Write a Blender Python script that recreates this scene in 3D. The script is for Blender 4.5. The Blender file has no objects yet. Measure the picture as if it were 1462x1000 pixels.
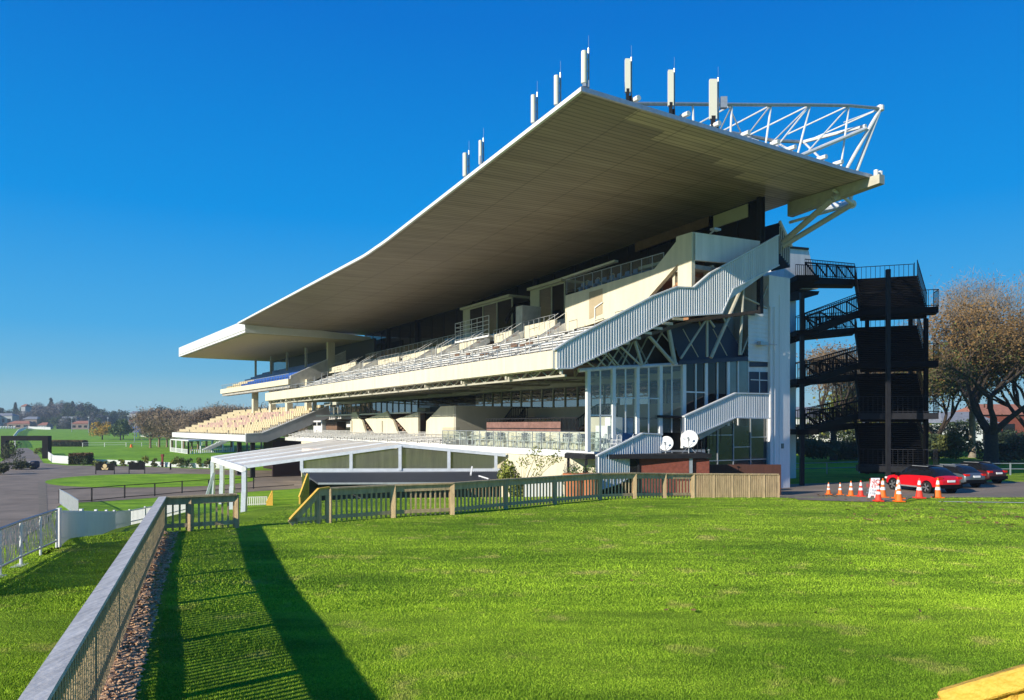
import bpy, bmesh, math, random
import numpy as np
from mathutils import Vector, Matrix
C = bpy.context.scene.collection
R = math.radians

# ------------------------------------------------------------------ camera, sky, sun, exposure
SUN_EL = R(20.6)
SUN_DIR = Vector((-0.785 * math.cos(SUN_EL), -0.6195 * math.cos(SUN_EL), math.sin(SUN_EL)))
cam_d = bpy.data.cameras.new('camera'); cam = bpy.data.objects.new('camera', cam_d); C.objects.link(cam)
cam.location = (0, 0, 0); cam.rotation_euler = (R(90), 0, 0)
cam_d.sensor_width = 36; cam_d.lens = 1080 / 1462 * 36; cam_d.shift_y = 108 / 1462
cam_d.clip_start = 0.1; cam_d.clip_end = 6000
bpy.context.scene.camera = cam
world = bpy.data.worlds.new('World'); bpy.context.scene.world = world; world.use_nodes = True
wn = world.node_tree.nodes; wl = world.node_tree.links
sky = wn.new('ShaderNodeTexSky'); sky.sky_type = 'NISHITA'; sky.sun_disc = False
sky.sun_elevation = SUN_EL; sky.sun_rotation = math.atan2(-0.785, -0.6195)
sky.altitude = 20; sky.air_density = 1.0; sky.dust_density = 0.35; sky.ozone_density = 3.0
wtc = wn.new('ShaderNodeTexCoord'); wsp = wn.new('ShaderNodeSeparateXYZ'); wl.new(wtc.outputs['Generated'], wsp.inputs[0])
wrp = wn.new('ShaderNodeValToRGB'); wl.new(wsp.outputs[2], wrp.inputs[0]); we = wrp.color_ramp.elements
stops = [(0.0, (.34, .56, .64)), (0.035, (.28, .53, .66)), (0.065, (.15, .46, .70)), (0.12, (.06, .39, .76)), (0.26, (.0, .275, .75)), (0.47, (.0, .17, .62)), (1.0, (.0, .09, .36))]
we[0].position, we[0].color = stops[0][0], (*stops[0][1], 1); we[1].position, we[1].color = stops[-1][0], (*stops[-1][1], 1)
for p_, c_ in stops[1:-1]: q_ = we.new(p_); q_.color = (*c_, 1)
wsc = wn.new('ShaderNodeVectorMath'); wsc.operation = 'SCALE'; wsc.inputs['Scale'].default_value = 1 / 0.13 / 1.25; wl.new(wrp.outputs[0], wsc.inputs[0])
wmx = wn.new('ShaderNodeMix'); wmx.data_type = 'RGBA'; wmx.inputs[0].default_value = 0.985
wl.new(sky.outputs[0], wmx.inputs[6]); wl.new(wsc.outputs[0], wmx.inputs[7]); wl.new(wmx.outputs[2], wn['Background'].inputs['Color'])
wn['Background'].inputs['Strength'].default_value = 0.135
sun_d = bpy.data.lights.new('sun', 'SUN'); sun = bpy.data.objects.new('sun', sun_d); C.objects.link(sun)
sun_d.energy = 5.0; sun_d.angle = R(0.5); sun_d.color = (1.0, 0.93, 0.80)
sun.rotation_euler = SUN_DIR.to_track_quat('Z', 'Y').to_euler(); sun.location = (-60, -45, 50)
vs = bpy.context.scene.view_settings
vs.view_transform = 'Standard'; vs.look = 'None'; vs.exposure = 0.32; vs.gamma = 1; vs.use_curve_mapping = False
cy = bpy.context.scene.cycles
cy.max_bounces = 6; cy.transparent_max_bounces = 12; cy.use_denoising = True
cy.sample_clamp_indirect = 6

# ------------------------------------------------------------------ measuring helpers (photo pixel + a known plane -> a point of the place)
F, CX, HY = 1080.0, 731.0, 608.0
P0 = (16.335, 47.3)                       # foot of the grandstand's end wall
VV = (0.8515, 0.5243); UU = (-0.5243, 0.8515)   # across the stand, along the stand
def W(s, t, z): return (P0[0] + s * VV[0] + t * UU[0], P0[1] + s * VV[1] + t * UU[1], z)
def onT(x, y, t):                         # in the vertical plane t = const of the stand
    r = (x - CX) / F
    s = (r * (P0[1] + t * UU[1]) - P0[0] - t * UU[0]) / (VV[0] - r * VV[1])
    Y = P0[1] + s * VV[1] + t * UU[1]
    return (s, t, (HY - y) / F * Y)
def onS(x, y, s):                         # in the vertical plane s = const of the stand
    r = (x - CX) / F
    t = (r * (P0[1] + s * VV[1]) - P0[0] - s * VV[0]) / (UU[0] - r * UU[1])
    Y = P0[1] + s * VV[1] + t * UU[1]
    return (s, t, (HY - y) / F * Y)
def sm(a, b, x):
    k = min(1, max(0, (x - a) / (b - a))); return k * k * (3 - 2 * k)
def H(X, Y):                              # height of the ground (the camera is at 0)
    L = -2.9 - 0.082 * min(14, max(0, Y - 30))
    L -= 0.14 * sm(16, 7, Y)
    e = (Y - 22) - 0.9 * (X + 5.6)
    D1 = sm(8, 18, e); D2 = sm(1, 13, e); k = sm(-8, -14, X)
    D = 1.3 * (D1 * (1 - k) + D2 * k) + 1.1 * min(1, max(0, (e - 12) / 60))
    w = 1 - sm(-2, 8, X - 0.25 * max(0, Y - 47))
    z = L - D * w
    r = math.hypot(X, Y)
    left = sm(40, -120, X)
    z += (sm(330, 520, r) * 3.4 + sm(570, 900, r) * 9) * left
    return z
def G(x, y):                              # where a pixel's ray meets the ground
    r = (x - CX) / F; q = (HY - y) / F
    a = 3.0
    while a < 1500 and q * a > H(r * a, a): a += 0.25 if a < 90 else 2
    lo, hi = a - 2, a
    for _ in range(25):
        m = (lo + hi) / 2
        if q * m > H(r * m, m): lo = m
        else: hi = m
    return (r * lo, lo, H(r * lo, lo))
def pxH(y0, y1, Y): return (y1 - y0) / F * Y

# ------------------------------------------------------------------ object helpers
FR = {}
def tag(o, label=None, cat=None, group=None, kind=None):
    if label: o['label'] = label
    if cat: o['category'] = cat
    if group: o['group'] = group
    if kind: o['kind'] = kind
    return o
def thing(name, label, cat, loc=(0, 0, 0), rot=0.0, group=None):
    o = bpy.data.objects.new(name, None); C.objects.link(o); o.empty_display_size = 0.2
    o.location = loc; o.rotation_euler = (0, 0, rot)
    FR[o] = (Matrix.Translation(loc) @ Matrix.Rotation(rot, 4, 'Z')).inverted()
    return tag(o, label, cat, group)
class MB:
    """collects faces given in a frame xf; build() links them as one mesh"""
    def __init__(self, xf=None): self.v = []; self.f = []; self.m = []; self.xf = xf; self.mi = 0
    def add(self, pts, faces):
        b = len(self.v); x = self.xf
        self.v += [x(*p) for p in pts] if x else [tuple(p) for p in pts]
        for f in faces: self.f.append([b + i for i in f]); self.m.append(self.mi)
    def box(self, a, b):
        x0, y0, z0 = [min(p, q) for p, q in zip(a, b)]; x1, y1, z1 = [max(p, q) for p, q in zip(a, b)]
        self.add([(x0,y0,z0),(x1,y0,z0),(x1,y1,z0),(x0,y1,z0),(x0,y0,z1),(x1,y0,z1),(x1,y1,z1),(x0,y1,z1)],
                 [(0,3,2,1),(4,5,6,7),(0,1,5,4),(1,2,6,5),(2,3,7,6),(3,0,4,7)]); return self
    def cbox(self, c, d): return self.box([c[i] - d[i] / 2 for i in range(3)], [c[i] + d[i] / 2 for i in range(3)])
    def face(self, pts): self.add(pts, [tuple(range(len(pts)))]); return self
    def prism(self, pts, vec):
        n = len(pts); q = [tuple(p[i] + vec[i] for i in range(3)) for p in pts]
        self.add(list(pts) + q, [tuple(range(n))[::-1], tuple(range(n, 2 * n))] + [(i, (i + 1) % n, n + (i + 1) % n, n + i) for i in range(n)]); return self
    def beam(self, p, q, w=0.1, h=0.1, up=(0, 0, 1)):
        p = Vector(p); q = Vector(q); d = q - p
        if d.length < 1e-5: return self
        d.normalize(); upv = Vector(up)
        if abs(d.dot(upv)) > 0.98: upv = Vector((1, 0, 0)) if abs(d.x) < 0.9 else Vector((0, 1, 0))
        a = d.cross(upv).normalized() * (w / 2); b = a.cross(d).normalized() * (h / 2)
        self.add([p-a-b, p+a-b, p+a+b, p-a+b, q-a-b, q+a-b, q+a+b, q-a+b],
                 [(0,3,2,1),(4,5,6,7),(0,1,5,4),(1,2,6,5),(2,3,7,6),(3,0,4,7)]); return self
    def tube(self, p, q, r=0.05, n=6, r2=None, cap=True):
        p = Vector(p); q = Vector(q); d = q - p; r2 = r if r2 is None else r2
        if d.length < 1e-6: return self
        d.normalize(); u = d.cross(Vector((0, 0, 1)) if abs(d.z) < 0.9 else Vector((1, 0, 0))).normalized(); w = d.cross(u)
        A = [p + (u * math.cos(2*math.pi*i/n) + w * math.sin(2*math.pi*i/n)) * r for i in range(n)]
        B = [q + (u * math.cos(2*math.pi*i/n) + w * math.sin(2*math.pi*i/n)) * r2 for i in range(n)]
        fs = [(i, (i+1) % n, n + (i+1) % n, n + i) for i in range(n)]
        if cap: fs += [tuple(range(n))[::-1], tuple(range(n, 2*n))]
        self.add(A + B, fs); return self
    def path(self, pts, r=0.05, n=6):
        for a, b in zip(pts, pts[1:]): self.tube(a, b, r, n)
        return self
    def lathe(self, prof, c=(0, 0, 0), n=16, axis='z'):
        pts = []
        for r, z in prof:
            for i in range(n):
                a = 2 * math.pi * i / n; x, y = r * math.cos(a), r * math.sin(a)
                pts.append((c[0]+x, c[1]+y, c[2]+z) if axis == 'z' else (c[0]+x, c[1]+z, c[2]+y))
        k = len(prof); fs = []
        for j in range(k - 1):
            for i in range(n): fs.append((j*n+i, j*n+(i+1) % n, (j+1)*n+(i+1) % n, (j+1)*n+i))
        fs += [tuple(range(n))[::-1], tuple(range((k-1)*n, k*n))]
        self.add(pts, fs); return self
    def build(self, name, mats, parent=None, smooth=False, bevel=0):
        if not isinstance(mats, (list, tuple)): mats = [mats]
        vv = self.v
        if parent is not None and parent in FR:
            m = FR[parent]; vv = [m @ Vector(p) for p in vv]
        me = bpy.data.meshes.new(name); me.from_pydata([tuple(p) for p in vv], [], self.f)
        for q in mats: me.materials.append(q)
        me.polygons.foreach_set('material_index', self.m)
        bm = bmesh.new(); bm.from_mesh(me); bmesh.ops.recalc_face_normals(bm, faces=bm.faces)
        if bevel: bmesh.ops.bevel(bm, geom=list(bm.edges), offset=bevel, segments=1, affect='EDGES')
        bm.to_mesh(me); bm.free()
        if smooth: me.polygons.foreach_set('use_smooth', [True] * len(me.polygons))
        me.update()
        o = bpy.data.objects.new(name, me); C.objects.link(o)
        if parent is not None:
            o.parent = parent
            if parent in FR: FR[o] = FR[parent]
        return o
def copy_tree(o, parent=None):
    c = o.copy(); C.objects.link(c); c.parent = parent
    for ch in [x for x in o.children]:
        copy_tree(ch, c)
    return c

# ------------------------------------------------------------------ materials
MATS = {}
def mat(name, col, rough=0.6, metal=0.0, var=0.08, scale=1.5, bump=0.0, bscale=25.0, ior=1.45, hue=None, streak=None):
    m = bpy.data.materials.new(name); m.use_nodes = True; MATS[name] = m
    nt = m.node_tree; N = nt.nodes; Lk = nt.links; b = N['Principled BSDF']
    b.inputs['Roughness'].default_value = rough; b.inputs['Metallic'].default_value = metal; b.inputs['IOR'].default_value = ior
    g = N.new('ShaderNodeNewGeometry')
    pos = g.outputs['Position']
    if streak:
        mp = N.new('ShaderNodeMapping'); mp.inputs['Scale'].default_value = streak; Lk.new(pos, mp.inputs[0]); pos = mp.outputs[0]
    n = N.new('ShaderNodeTexNoise'); n.inputs['Scale'].default_value = scale; n.inputs['Detail'].default_value = 6; n.inputs['Roughness'].default_value = 0.6
    Lk.new(pos, n.inputs['Vector'])
    r = N.new('ShaderNodeValToRGB'); Lk.new(n.outputs['Fac'], r.inputs[0])
    r.color_ramp.elements[0].position = 0.3; r.color_ramp.elements[1].position = 0.72
    lo = [c * (1 - var) for c in col]; hi = [min(1, c * (1 + var)) for c in col]
    if hue: hi = list(hue)
    r.color_ramp.elements[0].color = (*lo, 1); r.color_ramp.elements[1].color = (*hi, 1)
    Lk.new(r.outputs[0], b.inputs['Base Color'])
    if bump:
        n2 = N.new('ShaderNodeTexNoise'); n2.inputs['Scale'].default_value = bscale; n2.inputs['Detail'].default_value = 5
        Lk.new(g.outputs['Position'], n2.inputs['Vector'])
        bp = N.new('ShaderNodeBump'); bp.inputs['Strength'].default_value = bump; bp.inputs['Distance'].default_value = 0.05
        Lk.new(n2.outputs['Fac'], bp.inputs['Height']); Lk.new(bp.outputs[0], b.inputs['Normal'])
    return m
cream = mat('cream_paint', (0.68, 0.615, 0.455), 0.8, var=0.10, scale=1.3, bump=0.2, bscale=8, streak=(1.6, 1.6, 0.22))
concrete = mat('concrete_grey', (0.40, 0.38, 0.34), 0.85, var=0.22, scale=1.2, bump=0.3)
concrete_l = mat('concrete_pale', (0.56, 0.55, 0.52), 0.85, var=0.2, scale=1.6, bump=0.3)
beige = mat('beige_render', (0.50, 0.47, 0.38), 0.8, var=0.08, scale=0.8)
white = mat('white_paint', (0.74, 0.74, 0.73), 0.45, var=0.05, scale=1.0)
clad = mat('white_corrugated_metal', (0.66, 0.67, 0.68), 0.38, metal=0.0, var=0.13, scale=1.4, streak=(1.5, 1.5, 0.2))
wallw = mat('white_wall', (0.80, 0.78, 0.76), 0.7, var=0.11, scale=1.1, bump=0.15, bscale=6, streak=(1.8, 1.8, 0.16))
steelw = mat('white_steel_tube', (0.72, 0.71, 0.68), 0.35, var=0.1, scale=3)
steelc = mat('cream_steel', (0.48, 0.45, 0.36), 0.5, var=0.12, scale=3)
steeld = mat('dark_steel', (0.022, 0.022, 0.025), 0.5, var=0.2, scale=3)
blacks = mat('black_steel', (0.003, 0.003, 0.0035), 0.7, var=0.3, scale=4)
galv = mat('galvanised_steel', (0.42, 0.44, 0.46), 0.4, metal=0.5, var=0.15, scale=5)
brownp = mat('brown_panel', (0.17, 0.10, 0.065), 0.7, var=0.2, scale=2)
brick = mat('red_brick', (0.20, 0.055, 0.035), 0.85, var=0.3, scale=6)
bluef = mat('dark_blue_panel', (0.02, 0.03, 0.065), 0.5, var=0.15)
blues = mat('blue_seat_plastic', (0.03, 0.10, 0.42), 0.4, var=0.1)
bluel = mat('light_blue_seat', (0.07, 0.22, 0.55), 0.4, var=0.1)
creams = mat('cream_seat', (0.66, 0.55, 0.34), 0.5, var=0.12, scale=4)
pinks = mat('faded_red_seat', (0.58, 0.40, 0.32), 0.5, var=0.15, scale=4)
wood = mat('weathered_wood', (0.54, 0.39, 0.21), 0.8, var=0.28, scale=3, bump=0.5, bscale=40, streak=(3, 3, 0.6))
woodn = mat('new_wood', (0.70, 0.42, 0.06), 0.7, var=0.15, scale=4, bump=0.4, bscale=40, streak=(1, 1, 3))
railtop = mat('grey_rail_board', (0.60, 0.56, 0.50), 0.85, var=0.28, scale=2.2, bump=0.15, bscale=14, streak=(9, 0.9, 1))
asph = mat('asphalt', (0.255, 0.20, 0.15), 0.9, var=0.30, scale=0.3, bump=0.4, bscale=30)
paint_y = mat('worn_cream_stripe', (0.22, 0.175, 0.12), 0.8, var=0.2)
rubber = mat('tyre_rubber', (0.012, 0.012, 0.012), 0.8)
chrome = mat('alloy_rim', (0.6, 0.6, 0.6), 0.3, metal=0.8)
redp = mat('red_car_paint', (0.62, 0.006, 0.012), 0.25, var=0.02); redp.node_tree.nodes['Principled BSDF'].inputs['Coat Weight'].default_value = 0.6
dredp = mat('dark_red_car_paint', (0.05, 0.01, 0.012), 0.3, var=0.02)
silverp = mat('silver_car_paint', (0.13, 0.155, 0.18), 0.3, metal=0.5, var=0.02)
taill = mat('tail_lamp_red', (0.65, 0.01, 0.01), 0.15, var=0.02)
lampc = mat('clear_lamp', (0.7, 0.7, 0.72), 0.1, var=0.02)
orange = mat('orange_cone_plastic', (0.85, 0.16, 0.01), 0.5, var=0.08)
redc = mat('red_cone_plastic', (0.85, 0.05, 0.02), 0.5, var=0.08)
signw = mat('sign_white', (0.8, 0.8, 0.78), 0.5, var=0.03)
signr = mat('sign_red', (0.6, 0.04, 0.02), 0.6, var=0.05)
signk = mat('sign_black', (0.004, 0.004, 0.005), 0.6, var=0.1)
gold = mat('emblem_gold', (0.6, 0.45, 0.22), 0.5, var=0.05)
antm = mat('antenna_panel', (0.70, 0.68, 0.56), 0.5, var=0.03)
vinyl = mat('marquee_vinyl', (0.70, 0.65, 0.56), 0.5, var=0.22, scale=0.9, streak=(0.25, 1.6, 1))  # darker streaks put the shadow between roof panels into the colour
vinylb = mat('marquee_frame', (0.60, 0.64, 0.70), 0.35, metal=0.1, var=0.12, scale=4)
droof = mat('charcoal_roof_metal', (0.10, 0.105, 0.115), 0.45, var=0.15, scale=2)
greenroof = mat('green_roof_metal', (0.06, 0.22, 0.15), 0.4, var=0.1)
tileroof = mat('orange_tile_roof', (0.36, 0.15, 0.09), 0.85, var=0.2)
greyroof = mat('grey_roof', (0.22, 0.23, 0.25), 0.8, var=0.2)
mulch = mat('bark_mulch', (0.34, 0.16, 0.065), 0.95, var=0.5, scale=14, bump=1.0, bscale=22)
soil = mat('brown_soil', (0.13, 0.09, 0.06), 0.95, var=0.3, scale=3)
bark = mat('tree_bark', (0.05, 0.038, 0.028), 0.95, var=0.35, scale=5, bump=0.6, bscale=12)
barkp = mat('pale_bark', (0.26, 0.215, 0.165), 0.95, var=0.3, scale=4)
twig = mat('winter_twigs', (0.25, 0.185, 0.12), 0.95, var=0.3, scale=1)
oaktwig = mat('oak_twigs', (0.15, 0.11, 0.065), 0.95, var=0.3, scale=1)
twigg = mat('grey_twigs', (0.16, 0.145, 0.13), 0.95, var=0.3, scale=1)
terra = mat('terracotta_pot', (0.5, 0.17, 0.07), 0.8, var=0.15)
def win_mat(name, col, rough, ior):
    m = mat(name, col, rough, ior=ior, var=0.25, scale=0.35); return m
glassd = win_mat('dark_window_glass', (0.010, 0.011, 0.013), 0.04, 1.45)
glassb = win_mat('reflective_window_glass', (0.03, 0.05, 0.08), 0.03, 3.8)
for m_ in (blacks, steeld, signk): m_.node_tree.nodes['Principled BSDF'].inputs['Specular IOR Level'].default_value = 0.12
def clear_glass(name, tint, refl=0.12, opq=0.06):
    m = bpy.data.materials.new(name); m.use_nodes = True; nt = m.node_tree; N = nt.nodes; Lk = nt.links
    N.remove(N['Principled BSDF']); out = N['Material Output']
    tr = N.new('ShaderNodeBsdfTransparent'); tr.inputs[0].default_value = (*tint, 1)
    gl = N.new('ShaderNodeBsdfGlossy'); gl.inputs['Roughness'].default_value = 0.03
    df = N.new('ShaderNodeBsdfDiffuse'); df.inputs[0].default_value = (0.6, 0.62, 0.6, 1)
    lw = N.new('ShaderNodeLayerWeight'); pw_ = N.new('ShaderNodeMath'); pw_.operation = 'POWER'; Lk.new(lw.outputs['Facing'], pw_.inputs[0]); pw_.inputs[1].default_value = 4.5
    fr = N.new('ShaderNodeMath'); fr.operation = 'MULTIPLY_ADD'; Lk.new(pw_.outputs[0], fr.inputs[0]); fr.inputs[1].default_value = 0.85; fr.inputs[2].default_value = refl
    mx = N.new('ShaderNodeMixShader'); Lk.new(fr.outputs[0], mx.inputs[0]); Lk.new(tr.outputs[0], mx.inputs[1]); Lk.new(gl.outputs[0], mx.inputs[2])
    m2 = N.new('ShaderNodeMixShader'); m2.inputs[0].default_value = opq; Lk.new(mx.outputs[0], m2.inputs[1]); Lk.new(df.outputs[0], m2.inputs[2])
    Lk.new(m2.outputs[0], out.inputs[0]); return m
glassc = clear_glass('clear_glass', (0.86, 0.93, 0.90), 0.08, 0.07)
glassp = clear_glass('clear_plastic_sheet', (0.86, 0.84, 0.80), 0.08, 0.10)
def one(N):
    v = N.new('ShaderNodeValue'); v.outputs[0].default_value = 1; return v.outputs[0]
def soffit_mat(gain=1.0):
    m = bpy.data.materials.new('ribbed_soffit_metal'); m.use_nodes = True; nt = m.node_tree; N = nt.nodes; Lk = nt.links; b = N['Principled BSDF']
    b.inputs['Roughness'].default_value = 0.55
    tc = N.new('ShaderNodeTexCoord'); sp = N.new('ShaderNodeSeparateXYZ'); Lk.new(tc.outputs['Object'], sp.inputs[0])
    def saw(sock, pitch, width):
        a = N.new('ShaderNodeMath'); a.operation = 'DIVIDE'; Lk.new(sock, a.inputs[0]); a.inputs[1].default_value = pitch
        f = N.new('ShaderNodeMath'); f.operation = 'FRACT'; Lk.new(a.outputs[0], f.inputs[0])
        c = N.new('ShaderNodeMath'); c.operation = 'LESS_THAN'; Lk.new(f.outputs[0], c.inputs[0]); c.inputs[1].default_value = width
        return c.outputs[0]
    rib = saw(sp.outputs[1], 0.30, 0.28); j1 = saw(sp.outputs[0], 3.1, 0.035); j2 = saw(sp.outputs[1], 8.4, 0.012)
    mx = N.new('ShaderNodeMath'); mx.operation = 'MAXIMUM'; Lk.new(j1, mx.inputs[0]); Lk.new(j2, mx.inputs[1])
    mp = N.new('ShaderNodeMapping'); mp.inputs['Scale'].default_value = (0.25, 2.5, 1); Lk.new(tc.outputs['Object'], mp.inputs[0])
    n = N.new('ShaderNodeTexNoise'); n.inputs['Scale'].default_value = 0.8; n.inputs['Detail'].default_value = 6; Lk.new(mp.outputs[0], n.inputs[0])
    r = N.new('ShaderNodeValToRGB'); Lk.new(n.outputs['Fac'], r.inputs[0]); r.color_ramp.elements[0].position = 0.3; r.color_ramp.elements[1].position = 0.75
    r.color_ramp.elements[0].color = (0.25, 0.195, 0.135, 1); r.color_ramp.elements[1].color = (0.40, 0.315, 0.22, 1)
    def darker(src, fac, amt):
        q = N.new('ShaderNodeMix'); q.data_type = 'RGBA'; q.blend_type = 'MULTIPLY'; Lk.new(fac, q.inputs[0]); Lk.new(src, q.inputs[6]); q.inputs[7].default_value = (amt, amt, amt, 1); return q.outputs[2]
    c = darker(r.outputs[0], rib, 0.62); c = darker(c, mx.outputs[0], 0.72)
    if gain != 1: c = darker(c, one(N), gain)
    Lk.new(c, b.inputs['Base Color'])
    bp = N.new('ShaderNodeBump'); bp.inputs['Strength'].default_value = 0.5; bp.inputs['Distance'].default_value = 0.04; bp.invert = True
    Lk.new(rib, bp.inputs['Height']); Lk.new(bp.outputs[0], b.inputs['Normal']); return m
soffit = soffit_mat()
def grass_mat(name, lo, mid, hi, yel, fine=60.0, bump=0.9):
    m = bpy.data.materials.new(name); m.use_nodes = True; nt = m.node_tree; N = nt.nodes; Lk = nt.links; b = N['Principled BSDF']
    b.inputs['Roughness'].default_value = 0.9; b.inputs['Specular IOR Level'].default_value = 0.12
    g = N.new('ShaderNodeNewGeometry')
    def noise(scale, det=4, mapping=None, rough=0.6):
        n = N.new('ShaderNodeTexNoise'); n.inputs['Scale'].default_value = scale; n.inputs['Detail'].default_value = det; n.inputs['Roughness'].default_value = rough
        src = g.outputs['Position']
        if mapping:
            mp = N.new('ShaderNodeMapping'); mp.inputs['Scale'].default_value = mapping[0]; mp.inputs['Rotation'].default_value = (0, 0, mapping[1]); Lk.new(src, mp.inputs[0]); src = mp.outputs[0]
        Lk.new(src, n.inputs['Vector']); return n.outputs['Fac']
    def ramp(f, stops):
        r = N.new('ShaderNodeValToRGB'); Lk.new(f, r.inputs[0]); e = r.color_ramp.elements
        e[0].position = stops[0][0]; e[0].color = (*stops[0][1], 1); e[1].position = stops[-1][0]; e[1].color = (*stops[-1][1], 1)
        for p, c in stops[1:-1]: q = e.new(p); q.color = (*c, 1)
        return r.outputs[0]
    def mixc(a, bb, f, mode='MIX'):
        q = N.new('ShaderNodeMix'); q.data_type = 'RGBA'; q.blend_type = mode
        if isinstance(f, float): q.inputs[0].default_value = f
        else: Lk.new(f, q.inputs[0])
        Lk.new(a, q.inputs[6])
        if isinstance(bb, tuple): q.inputs[7].default_value = (*bb, 1)
        else: Lk.new(bb, q.inputs[7])
        return q.outputs[2]
    base = ramp(noise(fine, 5), [(0.32, lo), (0.5, mid), (0.68, hi)])
    big = ramp(noise(0.22, 7, ((1.0, 2.6, 1), R(12))), [(0.36, (0.58, 0.66, 0.60)), (0.60, (1.12, 1.08, 1.0))])
    c = mixc(base, big, 1.0, 'MULTIPLY')
    st = ramp(noise(1.3, 6, ((0.5, 2.0, 1), R(-24))), [(0.36, (0.72, 0.76, 0.70)), (0.64, (1.12, 1.10, 1.0))])
    c = mixc(c, st, 0.85, 'MULTIPLY')
    ye = ramp(noise(1.1, 8), [(0.57, (0, 0, 0)), (0.72, (0.75, 0.75, 0.75))])
    c = mixc(c, yel, ye)
    Lk.new(c, b.inputs['Base Color'])
    bp = N.new('ShaderNodeBump'); bp.inputs['Strength'].default_value = bump; bp.inputs['Distance'].default_value = 0.06
    Lk.new(noise(fine * 0.6, 5), bp.inputs['Height']); Lk.new(bp.outputs[0], b.inputs['Normal']); return m
lawnm = grass_mat('lawn_turf', (0.10, 0.18, 0.012), (0.26, 0.40, 0.025), (0.45, 0.58, 0.055), (0.40, 0.36, 0.10))
farlawn = grass_mat('track_turf', (0.20, 0.38, 0.02), (0.25, 0.46, 0.025), (0.31, 0.52, 0.03), (0.33, 0.46, 0.05), 3.0, 0.3)
def blade_mat():
    m = mat('grass_blade', (0.19, 0.34, 0.02), 0.6, var=0.35, scale=25, hue=(0.36, 0.50, 0.06)); return m
bladem = grass_mat('grass_blade', (0.085, 0.19, 0.012), (0.31, 0.50, 0.035), (0.58, 0.75, 0.09), (0.60, 0.52, 0.15), 34, 0.0)
def leaf_mat(name, lo, hi, sc=0.7):
    m = mat(name, lo, 0.75, var=0.0, scale=sc, hue=hi); return m
leaf_o = leaf_mat('brown_oak_leaves', (0.085, 0.055, 0.02), (0.29, 0.165, 0.05), 0.35)
leaf_g = leaf_mat('olive_leaves', (0.03, 0.045, 0.012), (0.14, 0.15, 0.03), 0.6)
leaf_d = leaf_mat('dark_evergreen_leaves', (0.025, 0.045, 0.02), (0.075, 0.105, 0.045), 0.5)
leaf_m = leaf_mat('mid_green_leaves', (0.04, 0.075, 0.02), (0.10, 0.15, 0.035), 0.5)
leaf_y = leaf_mat('yellow_leaves', (0.38, 0.22, 0.02), (0.60, 0.40, 0.03), 0.5)
leaf_b = leaf_mat('bamboo_leaves', (0.10, 0.13, 0.015), (0.30, 0.32, 0.05), 2.0)
leaf_h = leaf_mat('hedge_leaves', (0.02, 0.035, 0.01), (0.09, 0.10, 0.03), 3.0)
# ------------------------------------------------------------------ the ground
def grid_lines(near0, near1, step, far0, far1):
    a = list(np.arange(near0, near1 + 1e-6, step)); d = step; x = near1
    while x < far1: d *= 1.22; x += d; a.append(x)
    d = step; x = near0; b = []
    while x > far0: d *= 1.22; x -= d; b.append(x)
    return b[::-1] + a
gx = grid_lines(-60, 60, 1.0, -2600, 2600); gy = grid_lines(-6, 110, 1.0, -500, 3200)
gv = [(x, y, H(x, y)) for y in gy for x in gx]; nx = len(gx)
gf = []; gm = []
for j in range(len(gy) - 1):
    for i in range(nx - 1):
        gf.append((j*nx+i, j*nx+i+1, (j+1)*nx+i+1, (j+1)*nx+i))
        X, Y = gx[i], gy[j]
        gm.append(1 if (X < -14 and Y > 50) or Y > 120 else 0)
me = bpy.data.meshes.new('ground'); me.from_pydata(gv, [], gf); me.materials.append(lawnm); me.materials.append(farlawn)
me.polygons.foreach_set('material_index', gm); me.polygons.foreach_set('use_smooth', [True] * len(gf)); me.update()
ground = bpy.data.objects.new('ground', me); C.objects.link(ground); tag(ground, 'wide mown green turf spreading out to the track and the hills', kind='structure')

def drape(name, poly, off, m, step=1.0, kind='structure', label=None):
    bm = bmesh.new(); vs_ = [bm.verts.new((p[0], p[1], 0)) for p in poly]; bm.faces.new(vs_)
    xs = [p[0] for p in poly]; ys = [p[1] for p in poly]
    def lines(lo, hi, near): return [q for q in near if lo < q < hi]
    for x in lines(min(xs), max(xs), gx):
        bmesh.ops.bisect_plane(bm, geom=bm.verts[:] + bm.edges[:] + bm.faces[:], plane_co=(x, 0, 0), plane_no=(1, 0, 0))
    for y in lines(min(ys), max(ys), gy):
        bmesh.ops.bisect_plane(bm, geom=bm.verts[:] + bm.edges[:] + bm.faces[:], plane_co=(0, y, 0), plane_no=(0, 1, 0))
    bmesh.ops.triangulate(bm, faces=bm.faces[:])
    for v in bm.verts: v.co.z = H(v.co.x, v.co.y) + off
    bmesh.ops.recalc_face_normals(bm, faces=bm.faces)
    for f in bm.faces:
        if f.normal.z < 0: f.normal_flip()
    me = bpy.data.meshes.new(name); bm.to_mesh(me); bm.free(); me.materials.append(m)
    o = bpy.data.objects.new(name, me); C.objects.link(o); tag(o, label, kind=kind); return o
def gp(pts): return [G(x, y)[:2] for x, y in pts]

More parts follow.
